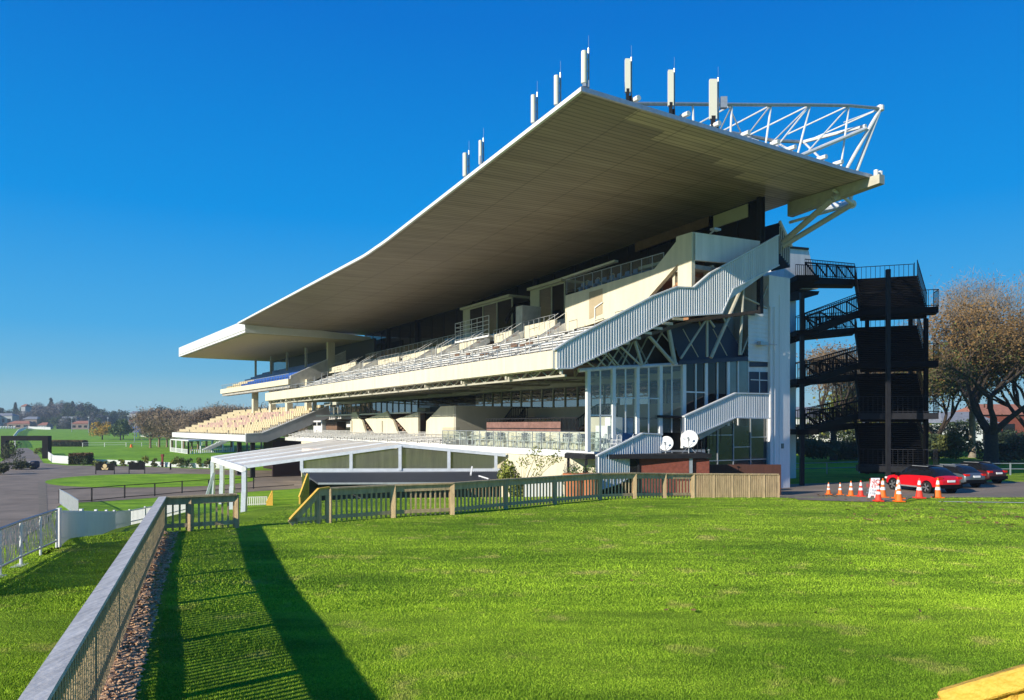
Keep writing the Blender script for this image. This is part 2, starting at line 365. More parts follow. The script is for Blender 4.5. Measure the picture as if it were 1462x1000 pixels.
drape('concourse', gp([(-80, 835), (-20, 800), (62, 748), (82, 724), (90, 719.5), (160, 715.5), (250, 709), (345, 703.5), (440, 697), (520, 690), (520, 672), (345, 672), (250, 668.5), (160, 665), (96, 665), (62, 661.5), (53, 648), (40, 640), (26, 640), (14, 650), (-10, 668), (-80, 690)]), 0.02, asph, label='grey asphalt concourse curving round the oval lawn')
oval = []
oc = G(212, 687.5)
for i in range(36):
    a = 2 * math.pi * i / 36
    e = 1.0
    x = 214 + 150 * math.cos(a) * (abs(math.cos(a)) ** -0.15 if abs(math.cos(a)) > 1e-3 else 1) * 1.0
    y = 687 - 9.6 * math.sin(a) + 2.0 * math.cos(a) * -1
    oval.append((x, y))
drape('oval_lawn', gp(oval), 0.045, farlawn, label='oval of bright mown lawn set in the concourse')
drape('kerb_strip', gp([(54, 688), (66, 688), (69, 746), (57, 752)]), 0.03, paint_y, label='worn tan drainage strip along the concourse')
drape('car_park', gp([(1100, 710.5), (1140, 714.5), (1225, 717), (1290, 717), (1300, 712.2), (1380, 711), (1600, 711), (1600, 690), (1400, 688), (1240, 688), (1100, 693)]), 0.02, asph, label='grey asphalt car park beyond the lawn')
drape('mulch_bed', gp([(128, 1010), (172, 1010), (196, 900), (222, 815), (246, 772), (232, 768), (222, 772), (196, 860), (160, 950)]), 0.015, mulch, label='strip of brown bark mulch under the timber fence')
drape('lawn_marking', gp([(1340, 716.6), (1480, 718.6), (1480, 719.2), (1340, 717.1)]), 0.02, signw, label='thin white line marked on the lawn')

# real blades of grass over the near lawn
rng = np.random.default_rng(5)
def blades(n, ymin, ymax, hgt, wid, seed):
    rg = np.random.default_rng(seed)
    u = rg.random(n); Y = 1 / (1 / ymin - u * (1 / ymin - 1 / ymax))
    px = rg.uniform(-30, 1500, n); X = (px - CX) / F * Y
    fx = -9.47 + (20.5 - Y) * (6.11 / 15.2)            # the line of the timber fence
    keep = ~((X > fx - 0.02) & (X < fx + 0.52) & (Y < 20.6)) & (Y < 39) & ((Y < 22) | (X > -8))
    X, Y = X[keep], Y[keep]; m = len(X)
    Z = np.array([H(a, b) for a, b in zip(X, Y)])
    cl = 0.65 + 0.7 * np.abs(np.sin(X * 1.7 + np.sin(Y * 2.3) * 2) * np.cos(Y * 1.1 + X * 0.6))
    an = rg.uniform(0, 2 * np.pi, m); w = wid * (0.7 + 0.6 * rg.random(m)); h = hgt * (0.5 + 0.9 * rg.random(m)) * cl
    la = rg.uniform(0, 2 * np.pi, m); le = h * rg.uniform(0.2, 0.9, m)
    v = np.empty((m, 3, 3))
    v[:, 0] = np.stack([X - np.cos(an) * w / 2, Y - np.sin(an) * w / 2, Z - 0.005], 1)
    v[:, 1] = np.stack([X + np.cos(an) * w / 2, Y + np.sin(an) * w / 2, Z - 0.005], 1)
    v[:, 2] = np.stack([X + np.cos(la) * le, Y + np.sin(la) * le, Z + h], 1)
    return v.reshape(-1, 3)
vv = np.concatenate([blades(380000, 7.3, 13, 0.022, 0.009, 1), blades(330000, 12, 40, 0.024, 0.020, 2)])
me = bpy.data.meshes.new('lawn_grass'); nt_ = len(vv) // 3
me.vertices.add(len(vv)); me.vertices.foreach_set('co', vv.astype(np.float32).ravel())
me.loops.add(len(vv)); me.loops.foreach_set('vertex_index', np.arange(len(vv), dtype=np.int32))
me.polygons.add(nt_); me.polygons.foreach_set('loop_start', np.arange(0, len(vv), 3, dtype=np.int32)); me.polygons.foreach_set('loop_total', np.full(nt_, 3, dtype=np.int32))
me.update(calc_edges=True); me.materials.append(bladem)
o = bpy.data.objects.new('lawn_grass', me); C.objects.link(o); tag(o, 'short blades of mown grass over the near lawn', 'grass', kind='stuff')
# chips of bark
mb = MB(); rr = random.Random(9)
for i in range(2600):
    Y = 1 / (1 / 6.5 - rr.random() * (1 / 6.5 - 1 / 20.4)); X = -9.47 + (20.5 - Y) * 0.402 + rr.uniform(0.02, 0.42)
    z = H(X, Y) + rr.uniform(0.02, 0.05); a = rr.uniform(0, 6.28); l = rr.uniform(0.02, 0.055); w = l * 0.4
    c, s = math.cos(a), math.sin(a); t1, t2 = rr.uniform(-.015, .02), rr.uniform(-.015, .02)
    mb.prism([(X+c*l-s*w, Y+s*l+c*w, z+t1), (X-c*l-s*w, Y-s*l+c*w, z+t2), (X-c*l+s*w, Y-s*l-c*w, z), (X+c*l+s*w, Y+s*l-c*w, z+t2)], (0, 0, 0.012))
tag(mb.build('bark_chips', [mat('bark_chip', (0.36, 0.17, 0.08), 0.9, var=0.3, scale=30, hue=(0.85, 0.58, 0.36))]), 'loose brown bark chips under the timber fence', 'bark chips', kind='stuff')
# fallen leaves on the lawn near the car park
mb = MB(); rr = random.Random(3)
for i in range(260):
    if i < 170: X, Y, _ = G(rr.uniform(1190, 1480), rr.uniform(714, 752))
    elif i < 215: X, Y, _ = G(rr.uniform(1165, 1215), rr.uniform(707.5, 711))
    else: X, Y, _ = G(rr.uniform(900, 1480), rr.uniform(716, 880))
    z = H(X, Y) + 0.035; a = rr.uniform(0, 6.28); l = rr.uniform(0.035, 0.08) * (1.3 if i < 215 else 0.7); c, s = math.cos(a) * l, math.sin(a) * l
    mb.face([(X+c, Y+s, z+.02), (X-s*.6, Y+c*.6, z+rr.uniform(0,.05)), (X-c, Y-s, z+rr.uniform(0, .04)), (X+s*.6, Y-c*.6, z)])
tag(mb.build('fallen_leaves', [leaf_o, leaf_y]), 'dry brown leaves scattered over the grass and asphalt', 'fallen leaves', kind='stuff')
# ------------------------------------------------------------------ the main grandstand
stand = thing('grandstand', 'long cream grandstand with a huge sloping roof and corrugated end stair', 'grandstand', (P0[0], P0[1], -4.1), math.atan2(VV[1], VV[0]))
def S(): return MB(W)
TE = 64.0                                   # far end
def z_back(t): 
    pts = [(-6, 14.35), (0, 14.3), (12, 13.9), (28, 13.4), (42, 12.8), (70, 12.7)]
    for (a, za), (b, zb) in zip(pts, pts[1:]):
        if t <= b: return za + (zb - za) * (t - a) / (b - a)
    return 12.7
def z_front(t):
    if t < 17.5: return 14.57 + (12.55 - 14.57) * (t + 5.3) / 22.8
    if t < 21.5: return 12.55 - 0.18 * sm(17.5, 21.5, t)
    return 12.37
SF, SB, TN = -18.9, 2.1, -5.3
ts = [TN + (TE - TN) * i / 60 for i in range(61)]; ss = [SF + (SB - SF) * i / 20 for i in range(21)]
def zr(s, t):
    k = (s - SF) / (0 - SF)
    if s > 0: return z_back(t) + s * 0.02
    return z_front(t) * (1 - k) + z_back(t) * k - 0.25 * math.sin(math.pi * min(1, k)) * sm(10, 40, t)
roof = S()
def sheet(mb, fn, flip=False):
    b = [(s, tk, fn(s, tk)) for t in ts for s in ss for tk in (TN + (t - TN) * (TE + (s - SF) * .30 - TN) / (TE - TN),)]; n = len(ss)
    mb.add(b, [(j*n+i, j*n+i+1, (j+1)*n+i+1, (j+1)*n+i) for j in range(len(ts)-1) for i in range(n-1)])
sheet(roof, zr)
ro = roof.build('roof_soffit', soffit, stand)
rt = S(); sheet(rt, lambda s, t: zr(s, t) + 0.15)
roof_top = rt.build('roof', greyroof, stand)
fa = S()
for a, b in zip(ts, ts[1:]): fa.add([(SF-.02, a, zr(SF, a)-.02), (SF-.02, b, zr(SF, b)-.02), (SF-.02, b, zr(SF, b)+.17), (SF-.02, a, zr(SF, a)+.17), (SF+.12, a, zr(SF, a)-.02), (SF+.12, b, zr(SF, b)-.02), (SF+.12, b, zr(SF, b)+.17), (SF+.12, a, zr(SF, a)+.17)], [(0,1,2,3),(4,5,6,7),(0,1,5,4),(3,2,6,7)])
fa.build('roof_edge', white, stand)
fb = S()
for a, b in zip(ss, ss[1:]): fb.add([(a, TN-.02, zr(a, TN)-.03), (b, TN-.02, zr(b, TN)-.03), (b, TN-.02, zr(b, TN)+.18), (a, TN-.02, zr(a, TN)+.18), (a, TN+.1, zr(a, TN)-.03), (b, TN+.1, zr(b, TN)-.03), (b, TN+.1, zr(b, TN)+.18), (a, TN+.1, zr(a, TN)+.18)], [(0,1,2,3),(4,5,6,7),(0,1,5,4),(3,2,6,7)])
fb.build('roof_gutter', galv, stand)
# the new, staggered soffit panels near the end (paler sheets hung 3 mm below)
def onRoof(x, y):
    z = 14.2
    for _ in range(12):
        Y = z * F / (HY - y); X = (x - CX) / F * Y; dx, dy = X - P0[0], Y - P0[1]; s = dx * VV[0] + dy * VV[1]; t = dx * UU[0] + dy * UU[1]; z = zr(s, t)
    return s, t
pale = soffit_mat(1.75)
q_ = [onRoof(x, y) for x, y in ((893, 168), (940, 187), (932, 197), (1027, 227), (1018, 233), (1060, 246), (1049, 252), (1152, 279))]
st_ = S()
for i in range(4):
    a, b_ = q_[2 * i][0], (q_[2 * i + 2][0] if i < 3 else q_[7][0]); t2 = (q_[2 * i][1] + q_[2 * i + 1][1]) / 2; n = 6
    for k in range(n):
        s0, s1 = a + (b_ - a) * k / n, a + (b_ - a) * (k + 1) / n; t1 = TN + .08
        st_.face([(s0, t1, zr(s0, t1) - .02), (s1, t1, zr(s1, t1) - .02), (s1, t2, zr(s1, t2) - .02), (s0, t2, zr(s0, t2) - .02)])
st_.build('soffit_panel', pale, stand)
# edge beam under the roof end, along the back
eb = S(); zt = z_back(0)
eb.prism([(SB-.25, 0.4, zt-.85), (SB-.25, TN-.6, zt-.42), (SB-.25, TN-.6, zt+.1), (SB-.25, 0.4, zt+.1)], (.5, 0, 0))
eb.build('roof_beam', steelc, stand)
for x, y in ((905, 147), (976, 172), (1020, 190), (1062, 204), (1104, 218), (1128, 229), (1172, 239), (1195, 244)):
    s, t, z = onT(x, y, TN + .3); z = zr(s, TN) + .32; bl = S(); bl.tube((s, TN-.05, z+.12), (s, TN+.5, z+.12), .13, 8); bl.build('roof_purlin_end', steelw, stand)
for k in (0, .5): bl = S(); bl.tube((SB-.1+k*.8, TN-.3, zt+.1), (SB-.1+k*.8, TN-.3, zt+.42), .13, 8); bl.build('roof_purlin_end', steelw, stand)
# roof-top truss seen over the end
def tt(x, y, t): return onT(x, y, t)
tr = S(); T1 = -3.2; T2 = 1.5
tops = [(860, 149), (905, 148.5), (989, 149), (1045, 149.5), (1101, 150), (1157, 150), (1212, 151), (1255, 155)]
tp = [tt(x, y, T1) for x, y in tops]
tr.path(tp, .10, 8)
tr.build('truss_top_chord', galv, stand)
bc = S(); bp_ = [tt(x, y, T2) for x, y in ((960, 178), (1010, 184), (1061, 193), (1104, 201), (1147, 203))]
bc.path(bp_, .12, 8); bc.build('truss_bottom_chord', galv, stand)
wb = S()
for (a, b) in (((989,149),(990,176)),((1045,150),(1043,190)),((1101,150),(1093,208)),((1157,150),(1138,224)),((1212,152),(1200,243)),((1255,155),(1222,247))):
    p = tt(*a, T1); q = tt(*b, T1); wb.tube(p, q, .058, 6)
for (a, b) in (((1043,151),(995,178)),((1098,152),(1030,188)),((1100,151),(1062,200)),((1155,151),(1070,193)),((1156,151),(1104,202)),((1155,152),(1112,206)),((1210,152),(1122,193)),((1211,153),(1147,224)),((1253,157),(1150,203)),((1040,151),(1058,190)),((1250,158),(1205,175)),((905,149),(930,160)),((1045,151),(1028,186))):
    p = tt(*a, T1); q = tt(*b, T2 if b[1] < 206 else T1); wb.tube(p, q, .046, 6)
for (a, b) in (((1068,196),(1082,202)),((1104,201),(1130,216)),((1147,203),(1176,231)),((1104,201),(1112,212))):
    wb.tube(tt(*a, T2), (lambda s: (s[0], s[1], s[2]))(tt(*b, T1)), .07, 6)
wb.build('truss_web', steelw, stand)
ms = S()
for (a, b, r) in (((1236,180),(1147,203),.15),((1236,184),(1140,224),.15),((1257,155),(1206,246),.14),((1257,155),(1222,247),.14),((1222,247),(1214,288),.13),((1206,262),(1217,291),.10)):
    ms.tube(tt(*a, T1), tt(*b, T1 if b[1] > 206 else T2), r * .82, 8)
ms.tube(tt(1217, 292, T1), tt(1177, 297, .4), .26, 10); ms.tube(tt(1217, 292, T1), tt(1127, 318, .6), .10, 8)
ms.tube(tt(1190, 272, T1), tt(1217, 291, T1), .10, 8)
k = tt(1257, 155, T1); ms.lathe([(.02, -.25), (.22, -.15), (.22, .15), (.02, .25)], k, 10)
ms.build('truss_mast', steelw, stand)
for (p, q, r) in (((1218, 291), (1117, 352), .17), ((1188, 285), (1118, 346), .19)):
    b = S(); b.tube(tt(*p, T1), tt(*q, .25), r, 10)
    if p[0] == 1188: b.tube(tt(1188, 285, T1), tt(1200, 279, T1), .19, 10)
    b.build('prop', steelc, stand)

# ---- upper tier: stepped deck, fascia, corrugated end stair
S0, S1 = -16.5, -6.75; Z0, Z1 = 3.35, 6.5
NR = 12
tier = S()
for i in range(NR):
    a = S0 + .15 + (S1 - S0 - .15) * i / NR; b = S0 + .15 + (S1 - S0 - .15) * (i + 1) / NR; z = Z0 - .35 + (Z1 - Z0 + .35) * i / (NR - 1)
    tier.box((a, .12, max(z - .15, 3.0)), (b, 60.2, z))
tier.build('seating_tier', concrete_l, stand)
for i in range(NR - 1):
    z = Z0 - .35 + (Z1 - Z0 + .35) * i / (NR - 1); a = S0 + .15 + (S1 - S0 - .15) * (i + .62) / NR
    bb = S(); rr = random.Random(i)
    for k in range(12):
        t0 = .8 + k * 4.95; bb.box((a, t0, z + .36), (a + .3, t0 + 4.15, z + .41)); bb.box((a + .3, t0, z + .41), (a + .33, t0 + 4.15, z + .50))
        for j in range(5): bb.box((a + .1, t0 + j * 1.0 + .05, z), (a + .2, t0 + j * 1.0 + .11, z + .36))
    bb.build('bench', concrete_l if i % 3 else white, stand)
# brown panels lying in the aisles of the tier
for (x, y, w) in ((738, 489, 9), (748, 483, 6), (760, 481, 9), (697, 506, 12), (712, 502, 10), (735, 506, 6), (655, 514, 8), (690, 511, 6), (670, 497, 6)):
    s, t, z = onS(x, y, -13.0 + rr.random() * 3); zz = Z0 - .35 + (Z1 - Z0 + .35) * (s - S0) / (S1 - S0) + .55
    b = S(); L_ = w / 1080 * 50 / .52; b.box((s, t, zz), (s + .08, t + L_, zz + .16)); b.build('aisle_board', brownp, stand)
# crowd rails on the tier
for k in range(13):
    rl = S(); t0 = .5 + k * 4.95
    for i in range(NR - 1):
        a = S0 + .3 + (S1 - S0 - .15) * i / NR; z = Z0 - .35 + (Z1 - Z0 + .35) * i / (NR - 1)
        if i % 2 == 0:
            rl.path([(a, t0, z), (a, t0, z + .95), (a + .7, t0, z + 1.15), (a + .7, t0, z + .27)], .022, 5); rl.build('aisle_rail', galv, stand); rl = S()
fas = S(); e = 60.4
fas.prism([(S0, 0, 3.88), (S0, 0, 2.95), (S0 + .25, 0, 2.90), (S0 + .22, 0, 3.88)], (0, e, 0))
fas.build('tier_fascia', cream, stand)
for k in range(1, 12):
    j_ = S(); j_.box((S0 - .004, k * 5.03, 2.96), (S0 + .01, k * 5.03 + .025, 3.87)); j_.build('fascia_joint', concrete, stand)
rl = S()
for k in range(41):
    t0 = .2 + k * 1.5; rl.tube((S0 + .15, t0, 3.85), (S0 + .15, t0, 4.35), .018, 5)
rl.tube((S0 + .15, .2, 4.35), (S0 + .15, e - .2, 4.35), .025, 5); rl.tube((S0 + .15, .2, 4.12), (S0 + .15, e - .2, 4.12), .015, 5)
rl.build('front_rail', galv, stand)
# underside of the tier and its cantilever trusses
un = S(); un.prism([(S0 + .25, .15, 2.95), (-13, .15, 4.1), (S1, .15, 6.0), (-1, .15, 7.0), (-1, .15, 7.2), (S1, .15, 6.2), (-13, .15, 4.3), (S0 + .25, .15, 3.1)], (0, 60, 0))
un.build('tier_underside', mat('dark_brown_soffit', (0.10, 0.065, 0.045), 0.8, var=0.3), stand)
def zu(s): return 2.95 + (s - S0) * (3.05 / (S1 - S0))
for k in range(11):
    t0 = 5.4 + k * 5.5
    b = S(); b.beam((S0 + .4, t0, 2.72), (-5, t0, 3.15), .14, .14); b.beam((S0 + .4, t0, 2.95), (S1, t0, 5.85), .14, .14)
    n = 7; sx = [S0 + .4 + (11.0) * i / n for i in range(n + 1)]
    for i in range(n):
        zt_ = min(5.9, zu(sx[i + 1])); b.beam((sx[i], t0, 2.8 + .4 * i / n), (sx[i + 1], t0, zt_), .1, .1); b.beam((sx[i + 1], t0, zt_), (sx[i + 1], t0, 2.8 + .4 * (i + 1) / n), .08, .08)
    b.build('tier_truss', steelc, stand)
b = S()                                      # longitudinal lattice just behind the fascia
for k in range(44):
    t0 = .4 + k * 1.375; b.beam((S0 + .7, t0, 2.62), (S0 + .7, t0 + .69, 3.0), .07, .07); b.beam((S0 + .7, t0 + .69, 3.0), (S0 + .7, t0 + 1.375, 2.62), .07, .07)
b.beam((S0 + .7, .2, 2.6), (S0 + .7, 60, 2.6), .1, .1)
for k in range(12): b.beam((S0 + .35, .1 + k * 5.45, 2.25 + .4), (S0 + .35, .1 + k * 5.45, 3.2), .18, .1)
b.build('lattice_girder', steelc, stand)
# end trusses as the photograph shows them
b = S(); tp_ = .35
for (a, c, r) in (((905,484),(917,522),.09),((886,495),(915,522),.06),((923,476),(962,520),.10),((952.6,460),(963.6,520),.13),((948,469),(919,522),.05),((1009,455),(972,512),.07),((1009.5,455),(1009.5,510),.08),((1059,410),(1015,511),.11),((1061,410),(1056,507),.10),((1097,405),(1058.5,507),.05),((1061,424),(1095,440),.06),((1031,449),(1035,459),.06),((1011,455),(1020,467),.07),
                  ((868,504),(885,524),.05),((885,496),(868,524),.05),((852,510),(866,525),.05),((866,507),(852,525),.05),((838,517),(850,526),.045),((905,484),(888,523),.05),((866,507),(880,524),.05),((997,455),(1000,466),.05),((938,468),(960,494),.04),((975,470),(997,510),.03),((1018,470),(1038,508),.03)):
    b.tube(tt(*a, tp_ + (.5 if r < .055 else 0)), tt(*c, tp_ + (.5 if r < .055 else 0)), r, 8)
b.build('end_truss', steelc, stand)
b = S()
for kk in (1.8, 3.4):
    for (a, c) in (((905,480),(925,520)),((930,470),(905,520)),((950,462),(975,512)),((880,496),(900,522)),((900,490),(880,522)),((860,508),(875,524)),((985,462),(955,515))):
        s1, _, z1 = tt(*a, kk); s2, _, z2 = tt(*c, kk); b.tube((s1, kk, z1), (s2, kk, z2), .05, 6)
b.build('inner_truss', steelc, stand)

def corrugated(name, top, bot, t, pitch=.17, depth=.055, m=clad, parent=stand, inner=.12, k=0):
    T = lambda s: t + k * (s - S0)
    """a standing-rib sheet in the plane t between two polylines given as (s, z)"""
    def zi(pl, s):
        for (a, za), (c, zc) in zip(pl, pl[1:]):
            if s <= c: return za + (zc - za) * (s - a) / (c - a)
        return pl[-1][1]
    s0 = max(top[0][0], bot[0][0]); s1 = min(top[-1][0], bot[-1][0]); mb = S(); s = s0; pr = []
    while s < s1:
        for ds, dt in ((0, 0), (pitch * .55, 0), (pitch * .68, -depth), (pitch * .87, -depth)): 
            if s + ds < s1: pr.append((s + ds, dt))
        s += pitch
    pr.append((s1, 0))
    pts = [(a, T(a) + d, zi(top, a)) for a, d in pr] + [(a, T(a) + d, zi(bot, a)) for a, d in pr]; n = len(pr)
    mb.add(pts, [(i, i + 1, n + i + 1, n + i) for i in range(n - 1)])
    o = mb.build(name, m, parent)
    bk = S(); pb = [(a, t + inner, z) for a, z in top] ; 
    bk.add([(p[0], T(p[0]) + inner, zi(top, p[0])) for p in top] + [(p[0], T(p[0]) + inner, zi(bot, p[0])) for p in top], [(i, i+1, len(top)+i+1, len(top)+i) for i in range(len(top)-1)])
    for pl in (top, bot):
        for (a, za), (c, zc) in zip(pl, pl[1:]): bk.beam((a, T(a) + .02, za), (c, T(c) + .02, zc), .22, .07)
    f = bk.build('trim', m, o); return o
def pl(pts, t, k=0):
    out = []
    for x, y in pts:
        s = onT(x, y, t)[0]
        for _ in range(10): q = onT(x, y, t + k * (s - S0)); s = q[0]
        out.append((q[0], q[2]))
    return out
KS = -.055
corrugated('end_stair_cladding', pl([(791, 500), (812, 486), (930.5, 423.6), (965, 410), (989.6, 411), (1014, 390), (1111.5, 336)], 0, KS), pl([(795, 526.5), (816, 526), (891, 490), (960, 452.5), (1030, 448), (1046, 412.5), (1111.5, 379)], 0, KS), 0, k=KS)
b = S(); b.prism([(S0, -.04, 3.88), (S0, -.04, 2.95), (S0, .12, 2.95), (S0, .12, 3.88)], (.35, 0, 0)); b.build('fascia_end', clad, stand)
# landing slab / stair soffit behind the cladding
b = S()
bt = pl([(816, 525), (891, 489), (960, 451), (1030, 447)], .12)
b.prism([(s, .12, z + .02) for s, z in bt] + [(s, .12, z + .2) for s, z in bt[::-1]], (0, 2.2, 0)); b.build('stair_slab', concrete, stand)

# ---- the cream block, its stair and the glazed balcony (plane s = -7.3)
bw = S1
def pS(pts, s): return [onS(x, y, s) for x, y in pts]
def wallS(name, pts, s, th=.3, m=cream, parent=stand):
    b = S(); b.prism(pS(pts, s), (th, 0, 0)); return b.build(name, m, parent)
wallS('balcony_wall', [(807, 422.3), (934, 384.5), (965, 345.5), (965.5, 338.2), (987.5, 331.5), (987.5, 371), (967.2, 377.5), (915, 437), (848, 462), (815, 472), (807, 473)], bw)
wallS('stair_pier', [(967.6, 377.3), (987.3, 371.3), (987.3, 420), (967.6, 420)], bw + .02, .28)
b = S(); 
cr = onS(987.5, 331.5, bw); zc = cr[2]; tc_ = cr[1]
zb_ = onS(987.5, 371, bw)[2]
b = S(); b.prism([onT(x, y, tc_) for x, y in ((989.5, 331.5), (1104, 347), (1104, 376), (1029, 374.8), (989.5, 371.3))], (0, .22, 0)); b.build('upper_end_wall', wallw, stand)
b = S(); b.box((bw + .3, tc_ + .22, zb_ + .3), (bw + 6.5, tc_ + 5.0, zb_ + .5)); b.build('upper_floor', concrete, stand)
b = S(); b.box((bw + 1.95, tc_ + .3, zb_ - 2.4), (bw + 2.15, tc_ + 1.6, zb_ - .05)); b.box((bw + .4, tc_ + 1.8, zb_ - 2.6), (bw + 5.5, tc_ + 2.0, zb_ + .1)); b.build('recess_wall', cream, stand)
b = S(); b.box((bw + 2.3, tc_ + 1.5, zb_ - 2.2), (bw + 3.6, tc_ + 1.75, zb_ - .15)); b.build('doorway', glassd, stand)
st = S()                                       # brown stair going up behind the triangular opening
p1 = onS(930, 424, bw); p2 = onS(967, 378, bw)
for i in range(12):
    k = i / 11; t = p1[1] + (p2[1] - p1[1]) * k; z = p1[2] + (p2[2] - p1[2]) * k - 1.0
    st.box((bw + .35, t - .35, z), (bw + 1.9, t + .1, z + .32))
st.box((bw + 1.9, p2[1] - .2, p1[2] - 1.5), (bw + 2.05, p1[1] + 1, p2[2] + .6))
st.build('stair_flight', mat('timber_stair', (0.34, 0.17, 0.08), 0.7, var=0.2), stand)
dr = S(); dr.prism(pS([(841, 417.5), (860, 412), (860, 448), (841, 456)], bw - .02), (.35, 0, 0)); dro = dr.build('door_shade_slab', mat('door_reveal_painted_shade', (0.42, 0.34, 0.22), 0.8), stand)  # flat slab; the shade of the door reveal is put into its colour
dr = S(); dr.prism(pS([(848.5, 440), (849.5, 440), (849.5, 455), (848.5, 455)], bw - .1), (.05, 0, 0)); dr.prism(pS([(848.5, 439), (860, 431), (860, 432.5), (849, 440.5)], bw - .1), (.05, 0, 0)); dr.build('handrail', white, dro)
fl = S(); p = tt(1017, 333, tc_ - .1); fl.cbox((p[0], tc_ - .35, p[2] + .15), (.55, .35, .12)); fl.tube((p[0] - .1, tc_, p[2] - .05), (p[0] - .1, tc_ - .35, p[2] + .1), .05)
fl.build('floodlight', galv, stand)
# glass balustrade of the balcony + blue seats behind
def balustrade(s, t0, t1, z, h=1.05, post=1.05, m=glassc, parent=stand, name='glass_balustrade'):
    g = S(); g.face([(s, t0, z + .05), (s, t1, z + .05), (s, t1, z + h), (s, t0, z + h)]); o = g.build(name, m, parent)
    q = S(); n = max(1, int(round((t1 - t0) / post)))
    for i in range(n + 1): q.box((s - .02, t0 + (t1 - t0) * i / n - .02, z), (s + .02, t0 + (t1 - t0) * i / n + .02, z + h + .03))
    q.box((s - .025, t0, z + h), (s + .025, t1, z + h + .04)); q.build('rail', galv, o); return o
zt1 = onS(870, 403.5, bw)[2]
tL = onS(807, 422, bw)[1]; tR = onS(945, 380, bw)[1]
balustrade(bw + .15, tR, tL, zt1, 1.0)
b = S(); b.box((bw + .3, tc_ + .3, zt1 - .3), (-.5, tL, zt1 - .05)); b.build('balcony_floor', concrete, stand)
for i in range(12):
    t = tR + .1 + (tL - tR - .4) * i / 12
    b = S(); b.box((bw + .55, t, zt1 + .3), (bw + .95, t + .42, zt1 + .36)); b.box((bw + .92, t, zt1 + .36), (bw + .98, t + .42, zt1 + .72)); b.box((bw + .6, t + .1, zt1 - .05), (bw + .9, t + .3, zt1 + .3)); b.build('balcony_seat', bluel, stand)
# upper glazing under the soffit (plane s = -0.6)
GL = -.6
def glazing(name, t0, t1, z0, zf, n, s=GL, m=glassd, fm=steeld, bar=.06, parent=stand):
    for i in range(n):
        a = t0 + (t1 - t0) * i / n; c = t0 + (t1 - t0) * (i + 1) / n
        za, zc_ = (zf(a), zf(c)) if callable(zf) else (zf, zf)
        g = S(); g.face([(s, a, z0), (s, c, z0), (s, c, zc_), (s, a, za)]); o = g.build(name, m, parent)
        f = S(); f.box((s - .05, a - bar / 2, z0), (s + .05, a + bar / 2, za)); f.beam((s, a, z0 + .04), (s, c, z0 + .04), .1, .08); f.beam((s, a, za - .04), (s, c, zc_ - .04), .1, .08); f.build('mullion', fm, o)
zs = lambda t: zr(GL, t) - .02
glazing('upper_window', 0.2, 8.6, zb_ + .5, zs, 4)
glazing('upper_window', 8.6, 20, zt1, zs, 5)
glazing('upper_window', 20, 69.6, 8.0, zs, 16)
b = S(); b.prism([(GL - .3, 4.6, z_back(4.6) - .75), (GL - .3, 12, z_back(12) - .8), (GL - .3, 12, z_back(12) - .1), (GL - .3, 4.6, z_back(4.6) - .1)], (.1, 0, 0)); b.build('brown_fascia', brownp, stand)
b = S(); b.prism([(GL - .12, 1.4, zs(1.4) - .95), (GL - .12, 4.3, zs(4.3) - .95), (GL - .12, 4.3, zs(4.3) - .1), (GL - .12, 1.4, zs(1.4) - .1)], (.06, 0, 0)); b.build('blind', beige, stand)
for t in (0.4, 26, 37.5, 52, 61): 
    b = S(); b.box((GL - .3, t - .14, 7.0), (GL, t + .14, zs(t))); b.build('dark_post', steeld, stand)
# pale framed boxes of glazing on the middle deck
def cabin(x0, x1, ytl, ytr, s=-3.2, deep=2.4, n=3, zb=8.1):
    a = onS(x0, ytl, s); c = onS(x1, ytr, s); z = (a[2] + c[2]) / 2; tA, tB = a[1], c[1]
    b = S(); b.box((s - .35, tB, z), (s + deep, tA, z + .22)); o = b.build('cabin_roof', mat('cabin_cream', (0.52, 0.52, 0.42), 0.6) if 'cabin_cream' not in MATS else MATS['cabin_cream'], stand)
    b = S(); b.box((s, tA - 1.4, zb), (s + deep, tA, z)); b.build('cabin_wall', MATS['cabin_cream'], stand)
    for i in range(n):
        q0 = tB + (tA - 1.4 - tB) * i / n; q1 = tB + (tA - 1.4 - tB) * (i + 1) / n
        g = S(); g.face([(s + .05, q0, zb), (s + .05, q1, zb), (s + .05, q1, z), (s + .05, q0, z)]); g = g.build('cabin_window', glassd if i != 1 else glassb, stand)
        f = S(); f.box((s - .02, q0 - .05, zb), (s + .08, q0 + .05, z)); f.box((s - .02, q0, z - .12), (s + .08, q1, z)); f.build('mullion', MATS['cabin_cream'], g)
cabin(661, 731, 442.5, 425.5)
cabin(757, 806, 417, 401, n=2)
b = S(); b.beam(onS(770, 409.5, -3.2), onS(880, 373, -3.2), .35, .16); b.build('canopy_edge', white, stand)
# decks and front panels of the middle boxes
ZP = Z1 + .15
DK = 7.55                                    # deck behind the cream panels
b = S(); b.box((S1 + .6, tL + .02, DK - .3), (GL, 69, DK)); b.build('middle_deck', concrete, stand)
b = S(); b.box((S1 + 2.2, tL + .02, DK), (S1 + 2.4, 26, DK + .75)); b.box((S1 + 2.2, 29, DK), (S1 + 2.4, 69, DK + .65)); b.build('deck_riser', mat('grey_blue_paint', (0.36, 0.39, 0.40), 0.7), stand)
b = S(); b.box((S1 + 2.4, tL + .02, DK + .3), (GL, 69, DK + .5)); b.build('raised_deck', concrete, stand)
panels = [((749, 793), (466, 456), (483, 477)), ((706, 731), (478, 472), (492, 488)), ((656, 681), (491, 485), (502, 498)), ((624, 645), (498, 492), (508, 505)), ((575, 613), (509, 499), (517, 513)), ((540, 570), (515, 509), (524, 521)), ((518, 530), (519, 517), (526, 525)), ((470, 508), (526, 516), (533, 528))]
